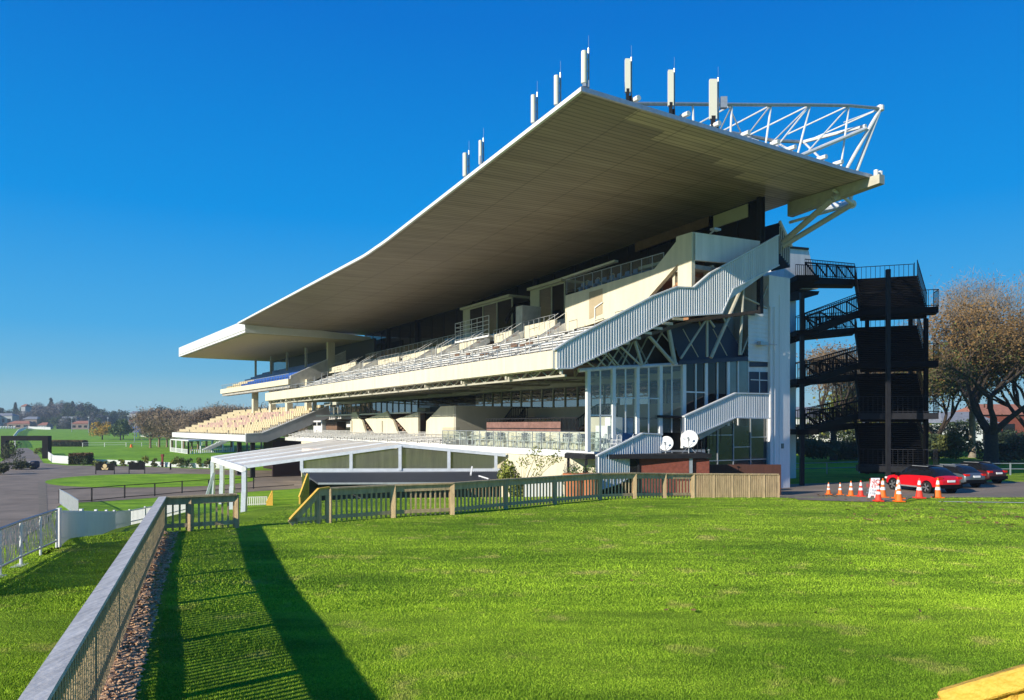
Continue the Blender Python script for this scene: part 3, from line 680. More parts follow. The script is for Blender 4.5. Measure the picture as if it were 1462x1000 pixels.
for (x0, x1), (ya, yb), (yc, yd) in panels:
    w = wallS('parapet_panel', [(x0, ya), (x1, yb), (x1, yd), (x0, yc)], S1, .16)
    a = onS(x0, ya, S1); c = onS(x1, yb, S1); b = S()
    n = 6
    for i in range(n + 1):
        t = a[1] + (c[1] - a[1]) * i / n; z = a[2] + (c[2] - a[2]) * i / n; b.tube((S1 - .06, t, z - .55), (S1 - .06, t, z + .35), .018, 5)
    b.tube((S1 - .06, a[1], a[2] + .35), (S1 - .06, c[1], c[2] + .35), .022, 5); b.build('rail', galv, w)
# stairs between the panels, each with its white stringer and rail
for x, y in ((802, 462), (742, 476), (690, 490), (650, 500), (619, 508), (536, 522), (514, 526)):
    p = onS(x, y, S1); t = p[1]; b = S(); z0 = Z1 - .2
    for i in range(7): b.box((S1 - 1.6 + i * .28, t - .55, z0 - .3 + i * .17), (S1 - 1.3 + i * .28, t + .55, z0 - .1 + i * .17))
    o = b.build('tier_stair', concrete_l, stand)
    b = S()
    for d in (-.6, .6):
        b.prism([(S1 - 1.7, t + d, z0 - .3), (S1 - 1.7, t + d, z0 + .15), (S1 + .3, t + d, z0 + 1.35), (S1 + .3, t + d, z0 + .8)], (0, .05, 0))
        b.path([(S1 - 1.7, t + d, z0 + .1), (S1 - 1.7, t + d, z0 + .85), (S1 + .1, t + d, z0 + 1.95)], .022, 5)
    b.build('stringer', white, o)
    b = S(); b.box((S1 - .9, t - .5, z0 + .35), (S1 - .7, t + .5, z0 + .5)); b.box((S1 - .3, t - .5, z0 + .75), (S1 - .1, t + .5, z0 + .9)); b.build('brown_tread', brownp, o)
balustrade(S1 + 2.3, tL + .1, 15.0, DK + .7, .9, .9)
balustrade(S1 + 2.3, 29, 59, DK + .6, .8, 1.2)
# railed platform and the screen beside it
a = onS(650, 478, S1 - .1); c = onS(698, 465, S1 - .1)
b = S(); b.box((S1 - .15, c[1], a[2] - .8), (S1 + 2.1, a[1], a[2] - .65)); o = b.build('camera_platform', white, stand)
b = S()
for z in (0, .35, .75, 1.1, 1.5):
    b.path([(S1 - .1, c[1], a[2] - .5 + z), (S1 - .1, a[1], a[2] - .5 + z), (S1 + 2, a[1], a[2] - .5 + z)], .03, 5)
for i in range(7): b.tube((S1 - .1, c[1] + (a[1] - c[1]) * i / 6, a[2] - .7), (S1 - .1, c[1] + (a[1] - c[1]) * i / 6, a[2] + 1.0), .03, 5)
b.build('platform_rail', white, o)
p = onS(744, 447, S1 + 1); b = S(); b.box((S1 + .8, p[1] - .5, DK - .1), (S1 + 2.6, p[1] + .5, p[2] + .55)); b.build('lift_box', concrete_l, stand)
b = S(); b.beam(onS(722, 461, S1), onS(733, 440, S1 + 1.2), .12, .3); b.build('black_cover', steeld, stand)

# ---- lower level: glazed band, wall, boxes, deck
LW = -5.0
bz0, bz1 = 1.43, 2.90
tA = onS(846, 550, LW)[1]; tB = onS(679, 564, LW)[1]
b = S(); b.box((LW - .7, 1.2, bz1), (LW + .3, tB, bz1 + .45)); b.box((LW - .7, tB, bz1 - .1), (LW + .3, 72, bz1 + .3)); b.build('window_head_beam', MATS['cabin_cream'], stand)
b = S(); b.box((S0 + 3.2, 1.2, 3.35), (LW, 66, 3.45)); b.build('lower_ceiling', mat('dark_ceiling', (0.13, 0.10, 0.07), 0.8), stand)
def bandwin(t0, t1, z0, z1, n, s=LW, m=glassb, dark=0):
    for i in range(n):
        a = t0 + (t1 - t0) * i / n; c = t0 + (t1 - t0) * (i + 1) / n
        g = S(); g.box((s, a + .03, z0), (s + .05, c - .03, z1)); g = g.build('band_window', glassd if i < dark else m, stand)
        f = S(); f.box((s - .08, a - .04, z0), (s + .06, a + .04, z1)); f.build('mullion', MATS['cabin_cream'], g)
bandwin(-.1 + 1.2, tB, bz0, bz1, 18, dark=3)
b = S(); b.box((LW, 1.2, -1.6), (LW + .25, tB, bz0)); b.build('lower_wall', beige, stand)
t597 = onS(597, 585, LW)[1]
b = S(); b.box((LW, tB, -1.2), (LW + .25, 72, 1.25)); b.build('lower_wall', wallw, stand)
bandwin(t597, 71.5, 1.25, 2.8, 17)
b = S(); b.box((LW + .02, tB, 1.25), (LW + .2, t597, 2.9)); b.build('dark_opening', glassd, stand)
b = S(); p = onS(647, 579, LW - 1.0); 
def block(x0, x1, ytop, s0, s1, zb, m=beige, name='concrete_box', slope=None):
    a = onS(x0, ytop, s0); c = onS(x1, ytop, s0); b = S()
    if slope is None: b.box((s0, c[1], zb), (s1, a[1], a[2]))
    else: b.prism([(s0, c[1], zb), (s0, c[1], c[2]), (s0, c[1] + (a[1] - c[1]) * .45, c[2]), (s0, a[1] - .1, c[2] - slope), (s0, a[1], zb)], (s1 - s0, 0, 0))
    return b.build(name, m, stand)
block(608, 648, 579.5, -11.0, LW, -.9, cream, slope=1.2)
b = S(); a = onS(648, 579.5, -11.0); b.box((-11.0 + .02, a[1] - .02, -.9), (LW, a[1] - .3, a[2])); b.build('concrete_box_end', beige, stand)
block(596.5, 607, 583, -8.3, LW, -.9, beige, name='column_box')
b = S(); p = onS(620, 588, -7.9); b.box((-7.9, p[1] - 1.1, p[2] - .7), (LW, p[1] + .9, p[2] + .5)); b.build('dark_screen', bluef, stand)
# front panels left of it, with two raking dark stairs
SP = -11.0
def panelS(pts, m=cream, s=SP, th=.2, name='front_panel'):
    b = S(); b.prism(pS(pts, s), (th, 0, 0)); return b.build(name, m, stand)
panelS([(502, 589), (508.5, 588.6), (513, 598), (516.8, 600.5), (522.2, 619.5), (502, 620)])
panelS([(521, 599), (552.5, 587.5), (557, 597.5), (561, 600), (568.5, 620.8), (535.2, 619.6), (529, 610)])
panelS([(565, 599), (597, 588.4), (597, 623), (584.5, 621), (576, 611)])
panelS([(500, 601), (502, 601), (502, 620), (500, 620)], beige, SP - .1, .1, 'pilaster'); panelS([(543.5, 601), (545.5, 601), (545.5, 621), (543.5, 621)], beige, SP - .1, .1, 'pilaster')
for (xa, xb) in ((510, 534), (554, 583)):
    a = onS(xa, 590, SP + .3); c = onS(xb, 620, SP + .3); b = S()
    for i in range(10):
        k = i / 9; t = a[1] + (c[1] - a[1]) * k; z = a[2] + (c[2] - a[2]) * k; b.box((SP + .25, t - .25, z - .2), (SP + 1.7, t + .25, z))
    b.box((SP + 1.7, min(a[1], c[1]) - .6, -1), (SP + 1.8, max(a[1], c[1]) + .9, 1.3)); b.build('raking_stair', brownp, stand)
b = S(); b.box((SP + .2, tB + 1.5, 1.12), (LW, 59, 1.24)); b.build('gallery_floor', wallw, stand)
# commentary hut at the far end
a = onS(440, 601, -9.5); c = onS(460, 600, -9.5)
b = S(); b.box((-9.5, c[1], -.9), (-7.2, a[1], a[2])); o = b.build('commentary_box', white, stand)
b = S(); L_ = (a[1] - c[1])
for i in range(3): b.box((-9.54, c[1] + L_ * (.08 + i * .31), .0), (-9.49, c[1] + L_ * (.32 + i * .31), a[2] - .2))
b.build('pane', glassd, o)
b = S(); b.box((-9.2, onS(487, 602, -9.2)[1], .55), (-7, c[1] - .2, .75)); b.box((-9.1, onS(480, 602, -9.2)[1], -.5), (-8.0, c[1] - .3, .5)); b.build('shelter', brownp, stand)
# bleacher steps and deck
DZ = -1.435; SD = -13.2; tD = onS(630, 634, SD)[1]
b = S(); b.box((SD, -.0 + .9, DZ - .35), (LW, tD, DZ)); b.build('lower_deck', concrete_l, stand)
for i in range(6):
    a_ = SD + i * .42; z = DZ + i * .11; b = S(); b.box((a_, tD, DZ - .4), (a_ + .44 if i < 5 else SP + .1, 64, z)); 
    b.box((a_ + .12, tD + .5, z + .30), (a_ + .3, 63, z + .35))
    for k in range(24): b.box((a_ + .16, tD + .6 + k * 2.1, z), (a_ + .24, tD + .68 + k * 2.1, z + .3))
    b.build('lower_bleacher', concrete_l, stand)
b = S(); b.box((SD + .02, .95, -6.0), (SD + .3, 57, DZ - .36)); b.build('deck_wall', cream, stand)
b = S(); b.box((SD - .06, .9, DZ - .36), (SD + .02, 57, DZ + .02)); b.build('deck_edge', white, stand)
tRd = onS(855, 647, SD)[1]
balustrade(SD + .1, tRd, tD, DZ, 1.05, .95)
g = S(); g.face([(SD + .1, tD, DZ + .05), (SD + 1.6, tD, DZ + .05), (SD + 1.6, tD, DZ + 1.3), (SD + .1, tD, DZ + 1.3)]); g.build('glass_screen', glassp, stand)
# low white wall with dark openings, brown terrace screen
sW = -11.2
ta = onS(842, 617, sW)[1]; tb = onS(677, 615, sW)[1]; zw = -.0115 * (45.4 + 1.174 * sW)
b = S(); b.box((sW, ta, DZ), (sW + .2, tb, zw)); ww = b.build('terrace_wall', cream, stand)
for x in (700, 716, 751, 772, 811, 832):
    t = onS(x, 618, sW)[1]; b = S(); b.box((sW - .03, t - .55, zw - .62), (sW + .01, t + .55, zw - .1)); b.build('vent_window', bluef, ww)
b = S(); b.box((sW + .2, ta, zw - .25), (LW, tb, zw - .05)); b.build('terrace_floor', concrete, stand)
t1_ = onS(693, 605, sW)[1]; t2_ = onS(800, 605, sW)[1]; t3_ = onS(823, 605, sW)[1]
b = S(); b.box((sW + .1, t2_, zw), (sW + .16, t1_, zw + .62)); b.build('brown_screen', mat('faded_plum_screen', (0.22, 0.12, 0.10), 0.8, var=0.3, scale=3), stand)
def pickets(mb, p, q, h, n, w=.04, top=.07):
    p = Vector(p); q = Vector(q)
    for i in range(n + 1):
        c_ = p + (q - p) * (i / n); mb.box((c_.x - w / 2, c_.y - w / 2, c_.z), (c_.x + w / 2, c_.y + w / 2, c_.z + h))
    mb.beam(p + Vector((0, 0, h)), q + Vector((0, 0, h)), top, top); mb.beam(p + Vector((0, 0, .08)), q + Vector((0, 0, .08)), top, top)
b = S(); pickets(b, (sW + .05, t2_, zw), (sW + .05, t3_, zw), .85, 12); pickets(b, (sW + .12, t1_, zw + .1), (sW + .12, t2_, zw + .1), .75, 24, .03); b.build('black_terrace_rail', steeld, stand)
def rakestair(xa, ya, xb, yb, s, xc):
    b = S()
    a = onS(xa, ya, s); c = onS(xb, yb, s); e_ = onS(xc, yb, s)
    pickets(b, (s, a[1], zw), (s, c[1], c[2] - .75), .75, 9); pickets(b, (s, c[1], c[2] - .75), (s, e_[1], c[2] - .75), .75, 9)
    pickets(b, (s + 1.2, a[1], zw), (s + 1.2, c[1], c[2] - .75), .75, 9)
    b.box((s, e_[1], c[2] - .9), (LW, c[1], c[2] - .78)); b.beam((s + .6, a[1], zw), (s + .6, c[1], c[2] - .85), 1.2, .12); b.build('black_access_stair', steeld, stand)
rakestair(718, 600, 731, 582.5, -7.2, 753)
rakestair(823, 612, 853, 578, -9.9, 882)
b = S(); p = onS(848, 597, -10.6); b.box((-10.6, p[1] - 1.5, DZ), (-9.9, p[1] + .9, p[2] + .05)); b.build('grey_block', beige, stand)
b = S(); p = onS(858, 608, -11.6); b.box((-11.6, p[1] - .6, DZ), (-11.1, p[1] + .5, p[2])); b.build('white_block', white, stand)
b = S(); p = onT(883, 610, 2.2); b.box((p[0] - .42, 2.2, DZ), (p[0] + .3, 2.9, onT(883, 596, 2.2)[2])); b.build('white_kiosk', white, stand)
b = S(); b.box((p[0] + .3, 2.25, DZ), (p[0] + 1.15, 2.95, onT(883, 597, 2.2)[2])); b.build('blue_kiosk', mat('blue_kiosk_paint', (0.05, 0.16, 0.36), 0.6), stand)

# ---- end elevation (plane t = 0.9): glazed stair hall, siding, white shaft
TG = .9
def eT(pts, t): return [onT(x, y, t) for x, y in pts]
def wallT(name, pts, t, th=.2, m=wallw, parent=stand):
    b = S(); b.prism(eT(pts, t), (0, th, 0)); return b.build(name, m, parent)
b = S(); q = eT([(826, 529), (839, 528), (876, 525), (912, 523.5), (943, 521.5), (972, 520)], TG); b.path(q, .11, 8)
b.build('canopy_beam', vinylb, stand)
for x, yt, yb in ((839.5, 528, 646), (875.5, 525.5, 634), (909.5, 523.5, 620), (942.5, 521.5, 622), (975.3, 520, 640)):
    a = onT(x, yt, TG); c = onT(x, yb, TG); b = S(); b.box((a[0] - .11, TG - .1, c[2]), (a[0] + .11, TG + .1, a[2])); b.build('glazing_post', white, stand)
gl_ = [839.5, 857, 875.5, 893, 909.5, 926, 942.5, 959, 975.3]
for i in range(8):
    x0, x1 = gl_[i], gl_[i + 1]; yt = 528 - (x0 - 839.5) * .058
    a = onT(x0, yt, TG); c = onT(x1, yt - 1, TG); zb2 = DZ if i < 2 else -.4
    g = S(); g.face([(a[0], TG, zb2), (c[0], TG, zb2), (c[0], TG, c[2]), (a[0], TG, a[2])]); g = g.build('clear_pane', glassc, stand)
    f = S(); f.box((a[0] - .035, TG - .03, zb2), (a[0] + .035, TG + .03, a[2]))
    if i in (2, 3, 4, 5): f.box((a[0], TG - .03, 1.52), (c[0], TG + .03, 1.58))
    if i in (0, 1): f.box((a[0], TG - .03, .52), (c[0], TG + .03, .6))
    f.build('mullion', white, g)
# returning glass and translucent roof behind it
g = S(); a = onT(839, 528, TG); c = onT(975, 520, TG); g.face([(a[0], TG, a[2] + .1), (c[0], TG, c[2] + .1), (c[0], 4.5, c[2] + .2), (a[0], 4.5, a[2] + .2)]); g.build('glass_roof', glassp, stand)
# dark blue sloping soffit and header
b = S(); b.face(eT([(951, 462), (1036, 462), (1066, 511), (972, 517)], 1.4)); b.build('blue_soffit_panel', bluef, stand)
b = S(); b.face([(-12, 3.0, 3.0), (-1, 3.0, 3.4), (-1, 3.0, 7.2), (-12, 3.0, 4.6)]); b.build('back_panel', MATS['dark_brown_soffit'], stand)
wallT('header_beam', [(969, 515.5), (1068, 509), (1068, 515), (969, 521)], TG - .15, .35, bluef)
for i, (x0, x1) in enumerate(((976.5, 992.5), (992.5, 1007.5), (1007.5, 1023.5), (1023.5, 1039), (1039, 1053), (1053, 1067.5))):
    a = onT(x0, 520 - (x0 - 976) * .06, TG); c = onT(x1, 519.5 - (x1 - 976) * .06, TG)
    g = S(); g.box((a[0], TG, .0), (c[0], TG + .05, c[2])); g = g.build('stair_hall_window', glassd if i < 4 else mat('pale_window_glass', (0.10, 0.13, 0.12), 0.1, ior=1.9, var=.3, scale=.8) if 'pale_window_glass' not in MATS else MATS['pale_window_glass'], stand)
    f = S(); wd = .11 if i % 2 == 0 else .04; f.box((a[0] - wd, TG - .08, .0), (a[0] + wd, TG - .005, a[2] + .02))
    if i < 2: f.box((a[0], TG - .06, 1.95), (c[0], TG - .005, 2.03))
    f.build('mullion', white if i else white, g)
wallT('door_surround', [(943, 593), (975, 594.5), (975, 597.5), (943, 596.5)], TG - .25, .3, steeld)
g = S(); g.prism(eT([(946, 598), (959, 598), (959, 618), (946, 618)], TG + .1), (0, .05, 0)); g.build('hall_door', MATS['pale_window_glass'], stand)
g = S(); g.prism(eT([(960, 598), (974, 598), (974, 650), (960, 650)], TG + .1), (0, .05, 0)); g.build('dark_doorway', signk, stand)
# siding wall and shaft
def lap(name, pts, t, m):
    b = S(); q = eT(pts, t); s0 = min(p[0] for p in q); s1 = max(p[0] for p in q); z0 = min(p[2] for p in q); z1 = max(p[2] for p in q)
    n = int((z1 - z0) / .26); sl = (q[0][2] - q[1][2])
    for i in range(n + 1):
        z = z0 + i * .26; zt_ = min(z + .26, z1)
        def clip(zz): return s0
        xa = s0 if z < q[0][2] - .01 else s0 + (s1 - s0) * min(1, (z - q[0][2]) / max(.01, q[1][2] - q[0][2]))
        if xa < s1 - .1: b.add([(xa, t - .03, z), (s1, t - .03, z), (s1, t + .0, zt_), (xa, t + .0, zt_), (xa, t + .02, z), (s1, t + .02, z)], [(0,1,2,3),(0,1,5,4)])
    return b.build(name, m, stand)
lap('siding_wall', [(1068, 455), (1098, 442), (1098, 515.5), (1068, 515.5)], TG - .1, wallw)
wallT('wall_strip', [(1068.5, 516), (1097.5, 516), (1097.5, 562), (1068.5, 562)], TG, .2, wallw)
g = S(); g.prism(eT([(1070.5, 531), (1096, 531.5), (1096, 562), (1070.5, 562)], TG - .05), (0, .04, 0)); g = g.build('hall_window', bluef, stand)
f = S(); m_ = onT(1083, 531, TG); f.box((m_[0] - .03, TG - .09, onT(1083, 561, TG)[2]), (m_[0] + .03, TG - .06, m_[2])); z_ = onT(1083, 543, TG)[2]; f.box((onT(1070.5, 543, TG)[0], TG - .09, z_ - .03), (onT(1096, 543, TG)[0], TG - .06, z_ + .03)); f.build('mullion', white, g)
g = S(); g.prism(eT([(1070.5, 517), (1096, 517), (1096, 524), (1070.5, 524)], TG - .05), (0, .04, 0)); g.build('hall_window', bluef, stand)
aW = onT(1098, 400, .75); bW = onT(1127.8, 400, .75)
b = S(); b.box((aW[0], .75, -6), (bW[0], 3.6, z_back(0) - 4.7)); b.build('white_shaft', wallw, stand)
b = S(); b.box((aW[0] - .02, .63, -4.05), (aW[0] + .12, .75, 7.6)); b.box((aW[0] + .42, .65, -4.05), (aW[0] + .5, .75, 7.6)); b.box((aW[0] + .95, .71, -4), (aW[0] + .99, .75, 8.4)); b.build('downpipe', wallw, stand)
b = S()                                          # the storeys behind, shaft side
b.box((GL + .3, 3.7, -6), (bW[0], 60, 12.4)); b.build('rear_core', wallw, stand)
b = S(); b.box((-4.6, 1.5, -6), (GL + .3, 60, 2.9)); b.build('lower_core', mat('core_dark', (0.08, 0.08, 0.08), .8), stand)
b = S(); n8 = onT(1117, 637, .75); b.box((n8[0] - .12, .72, n8[2] - .16), (n8[0] + .12, .75, n8[2] + .16)); b.build('number_plate', silverp, stand)
b = S(); pp = onT(1084, 491, TG - .15); b.cbox((pp[0], TG - .4, pp[2]), (.7, .3, .22)); b.tube((pp[0] + .3, TG - .4, pp[2]), (onT(1104, 493, TG)[0], TG - .3, pp[2]), .02); b.build('lamp_bracket', galv, stand)
# the dark narrow bay with railings next to the props, and the clad lift room behind
b = S(); q = [onT(1113, 318, 1.0), onT(1128, 350, 1.0), onT(1128, 382, 1.0), onT(1112.5, 365, 1.0)]; b.prism(q, (0, 1.5, 0)); b.build('glazed_bay', bluef, stand)
b = S()
for i in range(6): 
    p = onT(1113.5 + i * 2.6, 334 + i * 3, .9); b.box((p[0] - .015, .88, p[2] - 1.3), (p[0] + .015, .94, p[2] + .5))
b.beam(onT(1113, 316, .9), onT(1130, 352, .9), .12, .16); b.build('bay_rail', wallw, stand)
tq = 6.0
b = S(); b.prism(eT([(1120, 352), (1154, 356), (1168, 413), (1120, 413)], tq), (0, 4, 0)); b.build('lift_room', wallw, stand)
b = S(); b.prism(eT([(1118, 350.5), (1155, 354), (1155, 357), (1118, 353.5)], tq - .1), (0, 4.3, 0)); b.prism(eT([(1118, 413), (1170, 416), (1168, 421), (1140, 429), (1118, 429)], tq - .1), (0, 4.2, 0)); b.build('lift_room_trim', steeld, stand)
wallT('rear_shaft', [(1122, 428), (1136.5, 428), (1136.5, 700), (1122, 700)], tq + .5, 3, wallw)

# ---- lower corrugated stair and glazed base
TS = -.15
corrugated('lower_stair_cladding', pl([(976, 595), (1050, 561.5), (1098, 562.5)], TS), pl([(976, 623), (996, 619.5), (1049, 596.5), (1098, 597.5)], TS), TS, .16, .05)
corrugated('entry_stair_cladding', pl([(852, 651), (917, 619), (945, 620)], TS), pl([(852, 700), (884, 690), (944, 652), (945, 651)], TS), TS, .16, .05)
b = S(); q = eT([(996, 619), (1049, 597), (1049, 600), (1000, 628)], TS + .2); b.prism(q, (0, 1.0, 0)); b.build('stair_underside', concrete, stand)
b = S(); 
for i in range(9):
    p = onT(985 + i * 5.5, 634 - i * 2.9, .2); b.tube((p[0], .2, p[2] - .9), (p[0], .2, p[2]), .02, 5)
b.path(eT([(982, 636), (1035, 607)], .2), .03, 5); b.build('dark_stair_rail', steeld, stand)
for i, (x0, x1) in enumerate(((1010, 1024), (1024, 1046.5), (1046.5, 1071), (1071, 1094.5))):
    a = onT(x0, 598, TG); c = onT(x1, 598, TG); g = S(); g.box((a[0], TG, -4.1), (c[0], TG + .05, .45)); g = g.build('base_window', mat('green_tinted_glass', (0.012, 0.035, 0.04), 0.08, ior=1.7, var=.3, scale=.5) if 'green_tinted_glass' not in MATS else MATS['green_tinted_glass'], stand)
    f = S(); f.box((c[0] - .03, TG - .06, -4.1), (c[0] + .03, TG - .005, .45)); z_ = [-.6, -.6, -1.35, -.75][i]; f.box((a[0], TG - .05, z_), (c[0], TG - .005, z_ + .05)); f.box((a[0], TG - .05, -2.15), (c[0], TG - .005, -2.1)); f.build('mullion', galv, g)
b = S(); a = onT(945, 598, TG); c = onT(1010, 598, TG); b.box((a[0], TG + .3, -4.1), (c[0], TG + .4, .1)); b.build('dark_recess', signk, stand)

# ------------------------------------------------------------------ phone antennas on the roof edge
def antenna(x, yb, yt, plane, w, label, two=True, box=False):
    s, t, z = onS(x, yb, SF + .3) if plane == 's' else onT(x, yb, TN + .35)
    zb = zr(s, t) + .32; P = W(s, t, zb); ht = (HY - yt) / F * P[1] - zb
    a = thing('antenna', label, 'antenna', P, math.atan2(VV[1], VV[0]), 'phone antennas along the roof edge')
    def wl(x, y, z): return (P[0] + x, P[1] + y, P[2] + z)
    m = MB(wl); m.lathe([(.02, .12), (w / 2, .16), (w / 2, ht - .05), (.02, ht)], (0, 0, 0), 10) if plane == 's' else m.box((-w / 2, -.09, .45), (w / 2, .09, ht))
    m.build('panel', antm, a, smooth=False)
    m = MB(wl); m.tube((w * .8, .12, -.1), (w * .8, .12, ht + .15), .045, 6); m.tube((w * .8, .12, ht + .15), (w * .8, .12, ht + .7), .007, 3)
    for k in (.75, ht - .35): m.tube((0, .08, k), (w * .8, .12, k), .035, 5)
    m.build('mast', galv, a)
    m = MB(wl); m.cbox((0, 0, .3), (w * .55, .2, .6)); m.cbox((w * .35, .1, .15), (.25, .25, .3)); m.build('bracket', galv if plane == 's' else steeld, a)
    if box: m = MB(wl); m.cbox((w + .2, .15, ht * .55), (.32, .25, .55)); m.build('radio_box', galv, a)
antenna(664, 255, 218, 's', .27, 'round white antenna on the front roof edge, furthest down the slope')
antenna(686, 236, 200, 's', .20, 'thin white antenna, second from the far end of the roof edge')
antenna(761.5, 180, 135, 's', .24, 'white antenna with its own mast beside it, third up the front roof edge')
antenna(794.5, 155, 107, 's', .24, 'white twin antenna just below the tip of the roof')
antenna(834, 127, 72, 's', .26, 'tall white antenna standing on the very tip of the roof')
antenna(896, 146, 85, 't', .24, 'narrow cream antenna panel just right of the roof tip')
antenna(957.5, 168, 101, 't', .25, 'cream antenna panel in the middle of the roof end')
antenna(1018, 188, 114, 't', .36, 'widest cream antenna panel with a grey radio box, beside the roof truss', box=True)
nth = ['first', 'second', 'third', 'fourth', 'fifth', 'sixth', 'seventh', 'eighth', 'ninth', 'tenth', 'eleventh', 'twelfth', 'thirteenth', 'fourteenth', 'fifteenth', 'sixteenth', 'seventeenth', 'eighteenth', 'nineteenth', 'twentieth']
# ------------------------------------------------------------------ timber fences
def vfence(pts, h, root, name='picket_panel', pitch=.135, pw=.05, pd=.035, topw=.19, topt=.045, side=1, postw=.10, topm=None, hs=None, gapz=.03, bottom=.10, skip=False):
    """pts: ground points of the posts, the rail keeps h above each"""
    topm = topm or railtop
    hs = hs or [h] * len(pts)
    P = [Vector(p) for p in pts]
    tb = MB(); bb = MB(); ub = MB()
    for (a, ha), (b, hb) in zip(zip(P, hs), list(zip(P, hs))[1:]):
        za = Vector((0, 0, ha - topt / 2)); zb = Vector((0, 0, hb - topt / 2)); tb.beam(a + za, b + zb, topw, topt)
        d = (b - a); d.z = 0; d.normalize(); nrm = Vector((-d.y, d.x, 0)) * side
        ub.beam(a + Vector((0, 0, ha - topt - .10)) + nrm * .0, b + Vector((0, 0, hb - topt - .10)), .045, .19)
        bb.beam(a + Vector((0, 0, bottom + .07)), b + Vector((0, 0, bottom + .07)), .045, .11)
        L = (b - a).length; n = int(L / pitch); pk = MB()
        for i in range(n):
            k = (i + .5) / n; c = a + (b - a) * k + nrm * (.0225 + pd / 2); hh = ha + (hb - ha) * k - topt - .01
            if hh < .12: continue
            z0 = c.z + gapz; z1 = c.z + hh; u = d * (pw / 2); w = nrm * (pd / 2)
            q = [c - u - w, c + u - w, c + u + w, c - u + w]
            pk.add([(v.x, v.y, z0) for v in q] + [(v.x, v.y, z1) for v in q], [(0,3,2,1),(4,5,6,7),(0,1,5,4),(1,2,6,5),(2,3,7,6),(3,0,4,7)])
        pk.build(name, wood, root)
    for p, hh in list(zip(P, hs))[1 if skip else 0:]:
        if hh < .3: continue
        q = MB(); q.cbox((p.x, p.y, p.z + (hh - topt) / 2 - .1), (postw, postw, hh - topt + .2)); q.build('post', wood, root)
    tb.build('top_rail', topm, root); ub.build('upper_rail', wood, root); bb.build('bottom_rail', wood, root)
zc0 = -3.0
A0 = (-9.47, 20.5); dA = (6.11 / 16.38, -15.2 / 16.38)
n_ = 9; LfA = 20.4
ptsA = [(A0[0] + dA[0] * LfA * i / n_, A0[1] + dA[1] * LfA * i / n_) for i in range(n_ + 1)]
ptsA = [(x, y, -2.9) for x, y in ptsA]
fenceA = thing('timber_fence', 'weathered timber picket fence with wide grey rail, from the lower left corner', 'fence', ptsA[0])
ptsB = [ptsA[0]] + [(A0[0] + (-7.8 - A0[0]) * k, 20.5 + .95 * k, H(A0[0] + (-7.8 - A0[0]) * k, 20.5 + .95 * k)) for k in (.36, 1.0)]
vfence(ptsA, .98, fenceA, side=1, gapz=-.04, pitch=.125, pw=.058, postw=.07)
vfence(ptsB, .98, fenceA, side=1, pitch=.15, skip=True, topm=wood)
base = [(470, 747), (562, 741), (646, 736.5), (722.5, 731), (792.5, 726.5), (857, 722.5), (906, 720), (948.5, 717.8), (988.7, 715.8), (1018, 714.6), (1044.6, 713.6), (1068.7, 712.8), (1089.6, 712), (1110.6, 711.3)]
pB = []
for x, y in base: pB.append(G(x, y))
# even the run out: fit depth so that the rail stays 1.08 m
pB2 = []
for (x, y), yt in zip(base, [697, 694, 691, 689.3, 688, 686.8, 685.6, 684.8, 683.6, 683.4, 683.2, 683, 682.8, 682.6]):
    Yd = 1.05 * F / (y - yt); Yg = pB[base.index((x, y))][1]; Yd = Yg * .5 + Yd * .5
    
    if len(pB2) > 8:
        r_ = (x - CX) / F; Yd = (pB2[8][1] - .22 * pB2[8][0]) / (1 - .22 * r_)
    X = (x - CX) / F * Yd; pB2.append((X, Yd, H(X, Yd)))
fenceB = thing('timber_fence', 'timber picket fence across the lawn before the grandstand, sloping wing at left', 'fence', pB2[0])
vfence(pB2[:9], 1.05, fenceB, side=1, pw=.05, pitch=.16, postw=.15, topm=wood)
vfence(pB2[8:], 1.05, fenceB, side=-1, pw=.06, pitch=.085, postw=.12, topm=wood, skip=True)
w0 = Vector(pB2[0]); w1 = Vector((w0.x - .95, w0.y - .75, H(w0.x - .95, w0.y - .75)))
wm = w0 + (w1 - w0) * .28
vfence([tuple(w0), tuple(wm), tuple(w1)], 1.08, fenceB, side=-1, hs=[1.08, 1.05, .22], topm=woodn, topw=.14, skip=True)
def wing(x0, y0, x1, y1, label):
    a = G(x0, y0 + 14); b_ = G(x1, y1); th = thing('stair_handrail', label, 'handrail', b_, 0, 'sloping timber handrails below the lawn')
    b = MB(); h0 = 1.1
    b.beam((a[0], a[1], a[2] + h0), (b_[0], b_[1], b_[2] + .25), .09, .09); b.build('rail', woodn, th)
    b = MB()
    for i in range(7):
        k = i / 6; X = a[0] + (b_[0] - a[0]) * k; Y = a[1] + (b_[1] - a[1]) * k; Z = a[2] + (b_[2] - a[2]) * k
        b.cbox((X, Y, Z + (h0 + (.25 - h0) * k) / 2), (.06, .05, h0 + (.25 - h0) * k))
    b.build('baluster', woodn, th)
wing(389, 708, 381, 722, 'short orange timber handrail beside the white marquee leg')
wing(440, 705, 428, 720, 'short orange timber handrail next to the dark corrugated bar')
